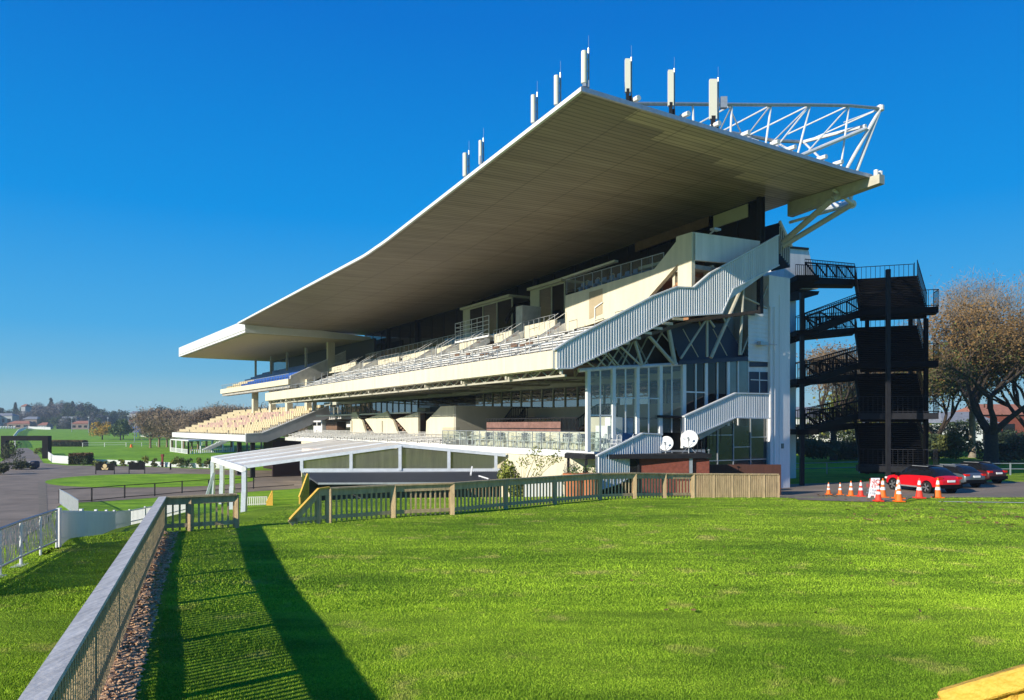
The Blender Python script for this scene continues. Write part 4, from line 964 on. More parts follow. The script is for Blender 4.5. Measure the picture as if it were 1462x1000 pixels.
# yellow timber handrail in the lower right corner
hr = thing('yellow_handrail', 'bright new yellow timber handrail at the lower right corner', 'handrail', (1.5, 2.4, -2.9))
Yh = 2.0
def hp(x, y, Y): return Vector(((x - CX) / F * Y, Y, (HY - y) / F * Y))
a = hp(1346, 1000, 2.15); b_ = hp(1540, 944, 1.95); dd = (b_ - a).normalized()
m = MB(); m.beam(a, b_, .05, .055, up=(0, 0, 1)); m.build('rail', woodn, hr, bevel=.006)
m = MB(); a2 = a + Vector((0, .035, -.05)) ; m.beam(a2, b_ + Vector((0, .035, -.05)), .03, .07); m.build('rail_board', woodn, hr, bevel=.004)
for i in range(5):
    c = a + dd * (.06 + i * .082); m = MB(); m.box((c.x - .026, c.y + .02, -2.9), (c.x + .026, c.y + .05, c.z - .02)); m.build('baluster', woodn, hr)
# ------------------------------------------------------------------ white railing on its kerb, and the white pickets beyond
r1 = [G(-75, 862), G(-30, 838), G(0, 822), G(30, 806), G(58, 793), G(81, 782)]
wr = thing('white_railing', 'white railing filled with crinkled plastic strips on a low concrete kerb', 'railing', r1[-1])
hR = .90
for p in r1:
    m = MB(); m.tube((p[0], p[1], p[2] - .05), (p[0], p[1], p[2] + hR), .028, 8); m.build('post', white, wr)
m = MB(); m.path([(p[0], p[1], p[2] + hR) for p in r1], .03, 8); m.build('top_rail', galv, wr)
m = MB(); m.path([(p[0], p[1], p[2] + .16) for p in r1], .024, 6); m.build('bottom_rail', galv, wr)
m = MB(); rr = random.Random(4)
for a, b_ in zip(r1, r1[1:]):
    A = Vector(a); B = Vector(b_); L = (B - A).length; n = int(L / .05)
    for i in range(n):
        k = i / n; k2 = (i + .93) / n; p = A + (B - A) * k; q = A + (B - A) * k2; z = .2
        pr = [(p.x, p.y, p.z + z)]
        zs_ = [z + (hR - .04 - z) * j / 5 for j in range(6)]; off = [rr.uniform(-.012, .012) for _ in range(6)]
        pts = []
        for zz, o_ in zip(zs_, off): pts += [(p.x + o_, p.y + o_ * 1.5, p.z + zz), (q.x + o_, q.y + o_ * 1.5, q.z + zz)]
        m.add(pts, [(2*j, 2*j+1, 2*j+3, 2*j+2) for j in range(5)])
m.build('strip_infill', mat('cream_plastic_strips', (0.62, 0.60, 0.54), 0.5, var=.15, scale=6), wr)
m = MB()
for a, b_ in zip(r1, r1[1:]): m.beam((a[0], a[1], a[2] - .12), (b_[0], b_[1], b_[2] - .12), .22, .24)
tag(m.build('concrete_kerb', concrete_l), 'pale concrete kerb carrying the white railing', kind='structure')
qa_, qb_ = G(84, 781), G(163, 755.5)
r2 = [(qa_[0] + (qb_[0] - qa_[0]) * k, qa_[1] + (qb_[1] - qa_[1]) * k, qa_[2] + (qb_[2] - qa_[2]) * k) for k in (0, .25, .5, .75)] + [G(x, y) for x, y in ((163, 755.5), (185, 750), (207, 745), (222, 742))]
r2.append((r2[-1][0] - .3, r2[-1][1] + 6, H(r2[-1][0] - .3, r2[-1][1] + 6)))
wp = thing('white_picket_fence', 'long white picket fence between the grass bank and the concourse', 'fence', r2[0])
for a, b_ in zip(r2, r2[1:]):
    A = Vector(a); B = Vector(b_); L = (B - A).length; n = int(L / .15); m = MB()
    for i in range(n): 
        c = A + (B - A) * ((i + .5) / n); m.cbox((c.x, c.y, c.z + .22), (.075, .03, 1.24))
    m.build('picket_panel', white, wp)
    m = MB(); m.cbox((a[0], a[1], a[2] + .45), (.09, .09, .96)); m.build('post', white, wp)
m = MB()
for z in (.2, .84): m.path([(p[0], p[1], p[2] + z) for p in r2], .035, 6)
m.build('rail', white, wp)
# ------------------------------------------------------------------ black railing round the concourse
def railing(name, label, pts, h, m_, mesh=False, every=2.5, group=None, cat='railing', rails=(1.0, .1)):
    th = thing(name, label, cat, pts[0], 0, group); P = [Vector(p) for p in pts]
    if mesh:
        g = MB()
        for a, b_ in zip(P, P[1:]):
            n = max(2, int((b_ - a).length / .10))
            for i in range(n): c = a + (b_ - a) * (i / n); g.cbox((c.x, c.y, c.z + h / 2), (.022, .022, h))
        g.build('infill', m_, th)
    for a, b_ in zip(P, P[1:]):
        n = max(1, int((b_ - a).length / every))
        for i in range(n):
            c = a + (b_ - a) * (i / n); g = MB(); g.cbox((c.x, c.y, c.z + h / 2), (.09, .09, h)); g.build('post', m_, th)
    g = MB()
    for k in rails: g.path([(p.x, p.y, p.z + h * k) for p in P], .035, 5)
    g.build('rail', m_, th); return th
bl_ = [G(x, y) for x, y in ((85, 719), (131, 716.5), (178, 711.5), (221, 708.5), (260, 704.5), (298, 702), (331, 700), (362, 698), (420, 694))]
railing('black_railing', 'long thin black railing between the grass bank and the dark path', bl_, 1.15, steeld, every=5)
bl2 = [G(85, 719), G(98, 728), G(112, 740)]
railing('mesh_railing', 'grey barred railing turning off the end of the black railing', bl2, 1.15, galv, mesh=True, every=3)
# ------------------------------------------------------------------ marquee
MY = 49.0
def mp(x, y, Y=MY): return Vector(((x - CX) / F * Y, Y, (HY - y) / F * Y))
mq = thing('marquee', 'white marquee with pale ridged roof and clear gable panels', 'marquee', (-12, MY, H(-12, MY)))
dv = Vector((-.47, .883, 0)); Lm = 17.0
e0 = mp(349, 667); ap = mp(574, 636.5); e1 = mp(722, 650)
b = MB()
def roofside(a, c, n=22):
    for i in range(n):
        k0, k1 = i / n, (i + 1) / n; p = a + dv * Lm * k0; q = a + dv * Lm * k1; r = c + dv * Lm * k0; s = c + dv * Lm * k1
        sag = .16 * math.sin(math.pi * ((i % 5) / 5)); sag2 = .16 * math.sin(math.pi * (((i + 1) % 5) / 5)) if (i + 1) % 5 else 0
        z1 = Vector((0, 0, sag)); z2 = Vector((0, 0, sag2)); b.add([p + z1 * .2, q + z2 * .2, s + z2, r + z1], [(0, 1, 2, 3)])
roofside(e0, ap); roofside(e1, ap)
b.build('roof_sheet', vinyl, mq, smooth=False)
b = MB(); 
for i in range(5):
    o_ = dv * Lm * i / 4; b.beam(e0 + o_, ap + o_, .16, .2); b.beam(ap + o_, e1 + o_, .16, .2)
b.build('rafter', vinylb, mq)
b = MB(); b.beam(e0 - Vector((0, 0, .15)) - dv * .1, e0 + dv * (Lm + .1) - Vector((0, 0, .15)), .25, .42); b.build('eave_beam', white, mq)
b = MB(); b.tube(e0 + Vector((0, -.15, -.12)), e0 + Vector((0, .15, -.12)), .17, 10); b.build('gutter_end', white, mq)
g0, g1 = mp(430, 672), mp(715, 672); 
b = MB(); b.beam(g0, g1, .16, .26); b.build('gable_beam', vinylb, mq)
for x, yt in ((431, 656), (501.5, 646.5), (571.5, 637), (641, 643), (708, 649)):
    b = MB(); b.beam(mp(x, 672), mp(x, yt), .18 if x != 571.5 else .3, .2); b.build('gable_post', vinylb, mq)
xs = [431, 501.5, 571.5, 641, 708]; yt = [656, 646.5, 637, 643, 649]
for i in range(4):
    b = MB(); b.face([mp(xs[i], 672, MY + .05), mp(xs[i+1], 672, MY + .05), mp(xs[i+1], yt[i+1], MY + .05), mp(xs[i], yt[i], MY + .05)]); b.build('clear_panel', glassp, mq)
b = MB(); q0_, q1_ = mp(431, 672, MY + 7), mp(715, 672, MY + 7); b.box((q0_.x, MY + 7, H(-6, MY + 7)), (q1_.x - 1, MY + 7.1, ap.z - .4)); b.build('back_curtain', mat('grey_curtain', (.82, .68, .60), .8, var=.3, scale=.8, streak=(3, 1, .3)), mq)
def leg(p, name='leg'):
    z0 = H(p.x, p.y); b = MB(); b.cbox((p.x, p.y, (p.z + z0) / 2), (.28, .28, p.z - z0)); b.beam((p.x, p.y, z0 + 1.6), (p.x - .05, p.y, z0), .36, .3); b.build(name, vinylb, mq)
leg(e0 - Vector((0, 0, .3))); leg(e0 + dv * Lm - Vector((0, 0, .3))); leg(e0 + dv * 5.5 - Vector((0, 0, .3))); leg(e0 + dv * 11 - Vector((0, 0, .3))); 
b = MB(); b.beam(e0 + dv * Lm + Vector((.1, 0, -1.3)), Vector((e0.x + dv.x * Lm - .5, e0.y + dv.y * Lm - .3, H(e0.x + dv.x * Lm, e0.y + dv.y * Lm))), .3, .2); b.build('tied_curtain', vinylb, mq)
b = MB(); p = G(351, 722); q = G(381, 721); pickets(b, (p[0], p[1], p[2]), (q[0], q[1], q[2]), .62, 11, .06, .06); tag(b.build('low_picket_fence', white), 'low white picket panel beside the marquee leg', 'fence panel')
# shaded tables and stacked brown furniture under the marquee
rr = random.Random(8)
for i in range(9):
    X = -12.4 + i * .85 + rr.uniform(-.2, .2); Y = 57 + rr.uniform(-1.5, 1.5); z = H(X, Y)
    t = thing('folding_table', 'brown folding table in the shade of the marquee, %s from the left' % nth[i], 'table', (X, Y, z), rr.uniform(-.3, .3), 'brown tables under the marquee')
    b = MB(); b.cbox((X, Y, z + .74), (1.5, .75, .05)); b.build('table_top', brownp, t)
    for dx, dy in ((-.65, -.3), (.65, -.3), (-.65, .3), (.65, .3)): b = MB(); b.tube((X + dx, Y + dy, z), (X + dx, Y + dy, z + .73), .03, 5); b.build('leg', brownp, t)
# ------------------------------------------------------------------ dark corrugated bar
CY = 42.5
def cp(x, y, Y=CY): return ((x - CX) / F * Y, Y, (HY - y) / F * Y)
bar = thing('bar_cabin', 'charcoal corrugated bar cabin with sloping roof in front of the marquee', 'cabin', (-7, CY + 1, H(-7, CY + 1)))
Yb = CY + 3.0
b = MB(); f0, f1, k1, k0 = [Vector(v) for v in (cp(455, 690.5), cp(722, 689.5), cp(712, 673.5, Yb), cp(432, 675, Yb))]
n = 90
for i in range(n):
    for j, (u0, u1, dz) in enumerate(((0, .5, 0), (.5, 1, .035))):
        ka = (i + u0) / n; kb = (i + u1) / n; z = Vector((0, 0, dz))
        b.add([f0 + (f1 - f0) * ka + z, f0 + (f1 - f0) * kb + z, k0 + (k1 - k0) * kb + z, k0 + (k1 - k0) * ka + z], [(0, 1, 2, 3)])
b.prism([f0 - Vector((0,0,.02)), f1 - Vector((0,0,.02)), k1 - Vector((0,0,.02)), k0 - Vector((0,0,.02))], (0, 0, -.06))
rf = b.build('roof', droof, bar)
b = MB(); b.beam(f0 + Vector((0, -.08, 0)), f1 + Vector((0, -.08, 0)), .1, .1); b.beam(f1, k1, .1, .08); b.build('gutter', galv, rf)
b = MB(); b.beam(Vector(cp(672, 680.5, CY + 1.6)) + Vector((0, 0, .08)), Vector(cp(674, 676.5, CY + 2.2)) + Vector((0, 0, .4)), .09, .09); b.beam(Vector(cp(684, 681.5, CY + 1.6)) + Vector((0, 0, .08)), Vector(cp(698, 686, CY + .8)) + Vector((0, 0, .08)), .08, .06); b.build('roof_flue', white, rf)
zb = H(-7, CY + 1) - .4
b = MB(); x0, x1 = cp(455, 0)[0] + .15, cp(715, 0)[0]
b.box((x0 - 1.1, CY + .9, zb), (x0 - .95, Yb, f0.z + .1))
for i in range(30): b.box((x0 - 1.12, CY + .9 + i * .07, zb), (x0 - 1.08, CY + .935 + i * .07, f0.z + .1))
b.box((x0 - 1.0, Yb - .1, zb), (x1, Yb, f0.z + .2)); b.box((x1 - .1, CY + .5, zb), (x1, Yb, f0.z - .05)); b.box((x0 - 1.0, CY + .9, zb), (x1, CY + 1.0, zb + .9)); b.build('wall', droof, bar)
b = MB()
for i in range(34):
    x = x0 - .6 + (x1 - x0 + .4) * i / 33; b.box((x - .02, CY + .78, zb + .1), (x + .02, CY + .82, zb + 1.35))
b.box((x0 - .8, CY + .76, zb + 1.33), (x1, CY + .84, zb + 1.38)); b.box((x0 - .8, CY + .76, zb + .6), (x1, CY + .84, zb + .64)); b.build('front_rail', galv, bar)
# bush of bamboo
def leafball(mb, c, rx, ry, rz, n, l, rg, shell=.55, droop=0):
    for i in range(n):
        while True:
            p = Vector((rg.uniform(-1, 1), rg.uniform(-1, 1), rg.uniform(-1, 1)))
            if shell < p.length <= 1: break
        q = Vector((c[0] + p.x * rx, c[1] + p.y * ry, c[2] + p.z * rz)); d = Vector((rg.gauss(0, 1), rg.gauss(0, 1), rg.gauss(0, 1) - droop)).normalized() * l * rg.uniform(.6, 1.4)
        w = d.cross(Vector((rg.gauss(0, 1), rg.gauss(0, 1), rg.gauss(0, 1)))).normalized() * l * .28
        mb.add([q - d * .5, q + w, q + d * .5, q - w], [(0, 1, 2, 3)])
def bush(name, label, cat, c, w, d, h, n, l, m_, clumps=14, seed=1, group=None, stems=True):
    th = thing(name, label, cat, c, 0, group); rg = random.Random(seed); b = MB()
    for k in range(clumps):
        a = rg.uniform(0, 6.28); r_ = rg.uniform(0, .7); z = rg.uniform(.15, .85)
        leafball(b, (c[0] + math.cos(a) * r_ * w / 2, c[1] + math.sin(a) * r_ * d / 2, c[2] + h * z), w * .2, d * .2, h * .15, n // clumps, l, rg, .1)
    b.build('foliage', m_, th)
    if stems:
        b = MB()
        for k in range(7): a = rg.uniform(0, 6.28); b.tube((c[0], c[1], c[2]), (c[0] + math.cos(a) * w * .35, c[1] + math.sin(a) * d * .35, c[2] + h * .8), .02, 4, .008)
        b.build('stem', barkp, th)
    return th
BY = 42.0; bc_ = ((738 - CX) / F * BY, BY, H(.2, BY))
bb_ = bush('bamboo_bush', 'feathery yellow green bush growing by the end of the bar cabin', 'bush', bc_, 2.1, 1.8, 2.9, 3400, .17, leaf_b, 22, 3)
b = MB(); rg = random.Random(12)
for k in range(16):
    x = rg.uniform(744, 800); q = (HY - rg.uniform(636, 676)) / F * BY; X = (x - CX) / F * BY
    b.tube((bc_[0] + .2, BY, bc_[2] + 1.0), (X, BY + rg.uniform(-.4, .4), q), .012, 4, .005)
    leafball(b, (X, BY, q), .35, .3, .25, 26, .13, rg, .05, 1)
b.build('spray', leaf_b, bb_)
# ------------------------------------------------------------------ brick kiosk with black flat roof and dishes
KY = 40.0
def kp(x, y, Y=KY): return Vector(((x - CX) / F * Y, Y, (HY - y) / F * Y))
ki = thing('brick_kiosk', 'red brick kiosk under a thin black flat roof below the corrugated stairs', 'kiosk', (7, KY, H(7, KY)))
zt_ = kp(835, 649).z; p0 = kp(835, 649.3); p1 = Vector((kp(1017, 0, 41.2).x, 41.2, zt_ - .15))
b = MB(); fr = [kp(806, 650, 41.2), kp(836, 650.5), kp(1016, 653, 41.0), kp(1000, 649, 44), kp(810, 648, 44)]
zt_ = -1.53
fr = [Vector((v.x, v.y, zt_)) for v in fr]; b.prism(fr, (0, 0, -.24)); b.build('roof', steeld, ki)
zk = H(5, KY) - .3
def kpost(x, Y): b = MB(); X = (x - CX) / F * Y; b.box((X - .07, Y - .07, zk), (X + .07, Y + .07, zt_ - .2)); b.build('post', steeld, ki)
kpost(811.5, 41.4); kpost(837, 40.15); kpost(856, 40.4)
b = MB(); X0 = (886 - CX) / F * 40.9; X1 = (983 - CX) / F * 41.1; X2 = (1010 - CX) / F * 41.6
b.box((X0 + 1.0, 41.0, zk), (X1, 43.8, zt_ - .24)); b.box((X1 + .25, 41.2, zk), (X2, 43.6, zt_ - .3)); b.build('brick_wall', brick, ki)
b = MB(); b.box((X0, 40.98, zk), (X0 + .95, 41.1, zt_ - .24)); b.build('window', glassd, ki)
b = MB(); b.box((X0 - .06, 40.9, zk), (X0 + .04, 41.1, zt_ - .24)); b.box((X0 + .92, 40.9, zk), (X0 + 1.02, 41.1, zt_ - .24)); b.build('frame', steeld, ki)
b = MB(); b.box((X1 + .02, 41.0, zk), (X1 + .2, 41.15, zt_ - .24)); b.build('downpipe', galv, ki)
def dish(x, y, r, label, Y=42.0, tilt=0):
    c = kp(x, y, Y); th = thing('satellite_dish', label, 'satellite dish', (c.x, c.y, zt_), 0, 'satellite dishes on the kiosk roof')
    n = Vector((-.35, -.88, .33)).normalized(); u = n.cross(Vector((0, 0, 1))).normalized(); v = u.cross(n).normalized() * 1.06
    b = MB(); pts = []; fs = []
    for j, (rr_, dd_) in enumerate(((0.02, 0), (.4, .03), (.75, .11), (1, .2), (1.0, .22), (.7, .12), (.02, .02))):
        off = -n * (.3 * r) + n * dd_ * r * 1.2 - (n * .04 if j > 3 else n * 0)
        for i in range(28): a_ = 2 * math.pi * i / 28; pts.append(c + off + (u * math.cos(a_) + v * math.sin(a_)) * r * rr_)
    for j in range(6):
        for i in range(28): fs.append((j*28+i, j*28+(i+1) % 28, (j+1)*28+(i+1) % 28, (j+1)*28+i))
    b.add(pts, fs); b.build('reflector', signw, th, smooth=True)
    b = MB(); f = c + n * r * .75 - v * r * .15
    b.tube(c - v * r * .95 - n * .1 * r, f, .02, 6); b.tube(c + u * r * .8, f, .012, 5); b.tube(c - u * r * .8, f, .012, 5); b.cbox(f, (.1, .12, .1)); b.build('feed_arm', galv, th)
    b = MB(); b.tube((c.x, c.y + .12, zt_), (c.x, c.y + .12, c.z), .035, 8); b.tube((c.x - .4, c.y - .1, zt_ + .02), (c.x, c.y + .12, zt_ + .4), .02, 5); b.tube((c.x + .35, c.y, zt_ + .02), (c.x, c.y + .12, zt_ + .4), .02, 5); b.build('mast', galv, th)
dish(951, 633, .40, 'smaller white satellite dish on the left of the kiosk roof'); dish(984, 626.5, .48, 'larger white satellite dish on the right of the kiosk roof')
b = MB(); sp_ = kp(1012, 643, 41.6); b.tube((sp_.x, sp_.y, zt_), sp_, .015, 5); b.lathe([(.02, -.05), (.08, 0), (.02, .05)], tuple(sp_), 8); tag(b.build('roof_lamp', galv), 'small round lamp on the right corner of the kiosk roof', 'lamp')
b = MB(); q0, q1 = kp(1011, 0, 43.4), kp(1104, 0, 44.6); b.box((q0.x, 43.3, -4.2), (q1.x, 43.5, kp(0, 663.5, 43.4).z)); 
o = tag(b.build('brown_screen_wall', mat('dark_brown_timber', (0.075, 0.028, 0.018), 0.8, var=.25, scale=5, streak=(4, 1, .3))), 'dark brown timber screen between the kiosk and the white shaft', 'screen')
o = MB(); t_ = kp(1002, 655.5, 41.0)
# terracotta pots and white flowers behind the fence
for i, (x, lab) in enumerate(((820, 'terracotta planter behind the timber fence, the left one'), (842, 'terracotta planter behind the timber fence, the right one'))):
    p = ((x - CX) / F * 38.6, 38.6, H((x - CX) / F * 38.6, 38.6)); th = thing('planter', lab, 'planter', p, 0, 'terracotta planters by the kiosk')
    b = MB(); b.lathe([(.42, 0), (.55, 1.05), (.60, 1.05), (.60, 1.18), (.5, 1.18)], p, 18); b.build('pot', terra, th)
    b = MB(); leafball(b, (p[0], p[1], p[2] + 1.35), .4, .4, .25, 80, .14, random.Random(i), .1); b.build('foliage', leaf_m, th)
for i, (x, lab) in enumerate(((772, 'white hoarding on the grass behind the timber fence'),)):
    X = (x - CX) / F * 41; th = MB(); th.box((X - .9, 41, H(X, 41)), (X + 1.2, 41.1, H(X, 41) + 1.3)); tag(th.build('white_hoarding', white), lab, 'hoarding')
# ------------------------------------------------------------------ wire chairs and tables on the deck
def wire_chair():
    t = thing('wire_chair', 'x', 'chair', (0, 0, 0)); t.location = (0, 0, 0)
    def seat(): 
        b = MB(); b.cbox((0, 0, .45), (.44, .44, .025)); b.build('seat', white, t)
    seat()
    b = MB(); n = 8
    arc = [(.22 * math.cos(math.pi * i / n), .20 + .05 * math.sin(math.pi * i / n), .86 + .12 * math.sin(math.pi * i / n)) for i in range(n + 1)]
    b.path([(.22, .2, .45)] + arc + [(-.22, .2, .45)], .014, 5)
    for k in (-.13, -.045, .045, .13): b.tube((k, .2, .45), (k, .23, .96), .009, 4)
    b.path([(.22, .2, .66), (.24, -.18, .66), (.22, -.2, .45)], .013, 4); b.path([(-.22, .2, .66), (-.24, -.18, .66), (-.22, -.2, .45)], .013, 4)
    b.build('backrest', white, t)
    for x in (-.2, .2):
        for y in (-.2, .2): b = MB(); b.tube((x * 1.1, y * 1.1, 0), (x, y, .45), .014, 5); b.build('leg', white, t)
    return t
wc = wire_chair(); rr = random.Random(21); used = False; ci = 0
tspan = tD - tRd
for row, (s_, cnt) in enumerate(((SD + .62, 20), (SD + 1.7, 17))):
    for i in range(cnt):
        t = tRd - .9 + tspan * (i + .4 + rr.uniform(-.18, .18)) / cnt; p = W(s_ + rr.uniform(-.15, .15), t, DZ)
        o = wc if not used else copy_tree(wc); used = True
        o.location = p; o.rotation_euler = (0, 0, rr.uniform(0, 6.28)); o['group'] = 'white wire chairs on the glass fenced deck'
        o['label'] = 'white wire chair, %s from the right in the deck\'s %s row' % (nth[i], 'front' if row == 0 else 'back')
        FR[o] = None
for i in range(6):
    t = tRd + 1.5 + i * 2.9; p = W(SD + 1.15, t, DZ); th = thing('round_table', 'small white round table, %s from the right on the glass fenced deck' % nth[i], 'table', p, 0, 'white tables on the deck')
    b = MB(); b.lathe([(.38, .70), (.4, .71), (.4, .73), (.38, .74)], p, 16); b.build('table_top', white, th)
    b = MB(); b.tube((p[0], p[1], p[2] + .02), (p[0], p[1], p[2] + .71), .03, 8); b.lathe([(.22, 0), (.2, .03), (.03, .05)], p, 12); b.build('pedestal', white, th)
def wire_on_balcony(t, lab):
    o = copy_tree(wc); o.location = W(bw + 1.5, t, zt1 - .05); o.rotation_euler = (0, 0, 2.0); o['label'] = lab; o['group'] = 'chairs on the upper balcony'
for k, lab in ((.1, 'white wire chair at the right end of the upper balcony'), (.22, 'white wire chair near the right end of the upper balcony'), (.62, 'white wire chair halfway along the upper balcony'), (.78, 'white wire chair toward the left of the upper balcony'), (.9, 'white wire chair at the left end of the upper balcony')):
    wire_on_balcony(tR + (tL - tR) * k, lab)
# ------------------------------------------------------------------ cones
def cone(x, y, h, m_, lab, bands=2):
    h *= .93; p = G(x, y); p = (p[0], p[1], p[2] + .03); th = thing('traffic_cone', lab, 'traffic cone', p, 0, 'traffic cones by the car park')
    b = MB(); b.cbox((p[0], p[1], p[2] + .02), (h * .46, h * .46, .04)); b.build('base', m_, th)
    r = lambda k: h * (.185 - .155 * k)
    b = MB(); b.lathe([(r(0), .04), (r(1), h), (r(1) * .6, h + .005)], p, 14); b.build('cone_body', m_, th, smooth=False)
    for k0, k1 in ((.40, .55), (.68, .88))[:bands]:
        b = MB(); b.lathe([(r(k0) + .006, h * k0 + .0), (r(k1) + .006, h * k1)], p, 14); b.build('reflective_band', signw, th)
    return th
cone(1183, 707, .76, orange, 'leftmost orange cone of the row at the edge of the asphalt'); cone(1199.5, 707.5, .76, orange, 'second cone from the left in the row'); cone(1215, 709.3, .80, orange, 'third cone from the left in the row'); cone(1229, 710, .80, redc, 'fourth cone from the left, redder, left of the sign')
cone(1244, 709, .76, redc, 'red cone half hidden behind the white sign'); cone(1260.5, 711.5, .86, orange, 'orange cone right behind the foot of the white sign'); cone(1254, 717, .72, redc, 'dark red cone in front of the white sign')
cone(1282.5, 713, .9, orange, 'rear orange cone by the front wheel of the red car'); cone(1283.5, 717.5, .78, orange, 'front orange cone on the grass edge before the front wheel'); cone(1312.5, 712.4, .84, redc, 'red cone beside the doors of the red car'); cone(1339, 712, .86, orange, 'pale orange cone beside the rear wheel of the red car')
# A-frame sign
sp = G(1252, 711.5); Ys = sp[1]; sc_ = Ys / F
sg = thing('a_frame_sign', 'white A-frame sign with red and grey lettering among the cones', 'sign', (sp[0], Ys, sp[2] + .02))
zb_s = sp[2] + .02; hs_ = 27.5 * sc_
def sq(x, y, off=0): return Vector(((x - CX) * sc_, Ys + off + (711.5 - y) * sc_ * .35, zb_s + (711.5 - y) * sc_))
b = MB(); b.prism([sq(1239.5, 711.5), sq(1242.5, 711.5), sq(1244, 708.7), sq(1249.5, 708.7), sq(1248.5, 711.5), sq(1252, 711.5), sq(1261, 684.5), sq(1248.5, 684.5)], (0, .03, .01)); b.build('front_board', signw, sg)
b = MB(); b.prism([sq(1258, 684.5, .05), sq(1261.5, 684.5, .05), Vector((sq(1275, 0).x, Ys + .9, zb_s)), Vector((sq(1271, 0).x, Ys + .9, zb_s))], (0, .03, 0)); b.build('back_leg', steeld, sg)
def text(body, c, size, m_, parent, right, up, name='lettering', ext=.004):
    cu = bpy.data.curves.new(name, 'FONT'); cu.body = body; cu.size = size; cu.align_x = 'CENTER'; cu.align_y = 'CENTER'; cu.extrude = ext
    cu.materials.append(m_); o = bpy.data.objects.new(name, cu); C.objects.link(o)
    r = right.normalized(); u = up.normalized(); n = r.cross(u)
    M_ = Matrix(((r.x, u.x, n.x, c[0]), (r.y, u.y, n.y, c[1]), (r.z, u.z, n.z, c[2]), (0, 0, 0, 1)))
    if parent in FR and FR[parent] is not None: M_ = FR[parent] @ M_
    o.matrix_world = M_; dg = bpy.context.evaluated_depsgraph_get(); me = bpy.data.meshes.new_from_object(o.evaluated_get(dg)); bpy.data.objects.remove(o)
    k = bpy.data.objects.new(name, me); C.objects.link(k); k.parent = parent; k.matrix_local = M_; return k
rt_ = Vector((1, 0, 0)); upv = Vector((.33, .35, 1))
for body, x, y, s_, m_ in (('NO', 1253, 689.5, .30, signr), ('ENTRY', 1251.3, 696, .22, signr), ('AT RACE', 1248.8, 701.5, .13, galv), ('MEETINGS', 1247.3, 705.7, .12, galv)):
    c = sq(x, y, -.012); text(body, c, s_, m_, sg, rt_, upv)
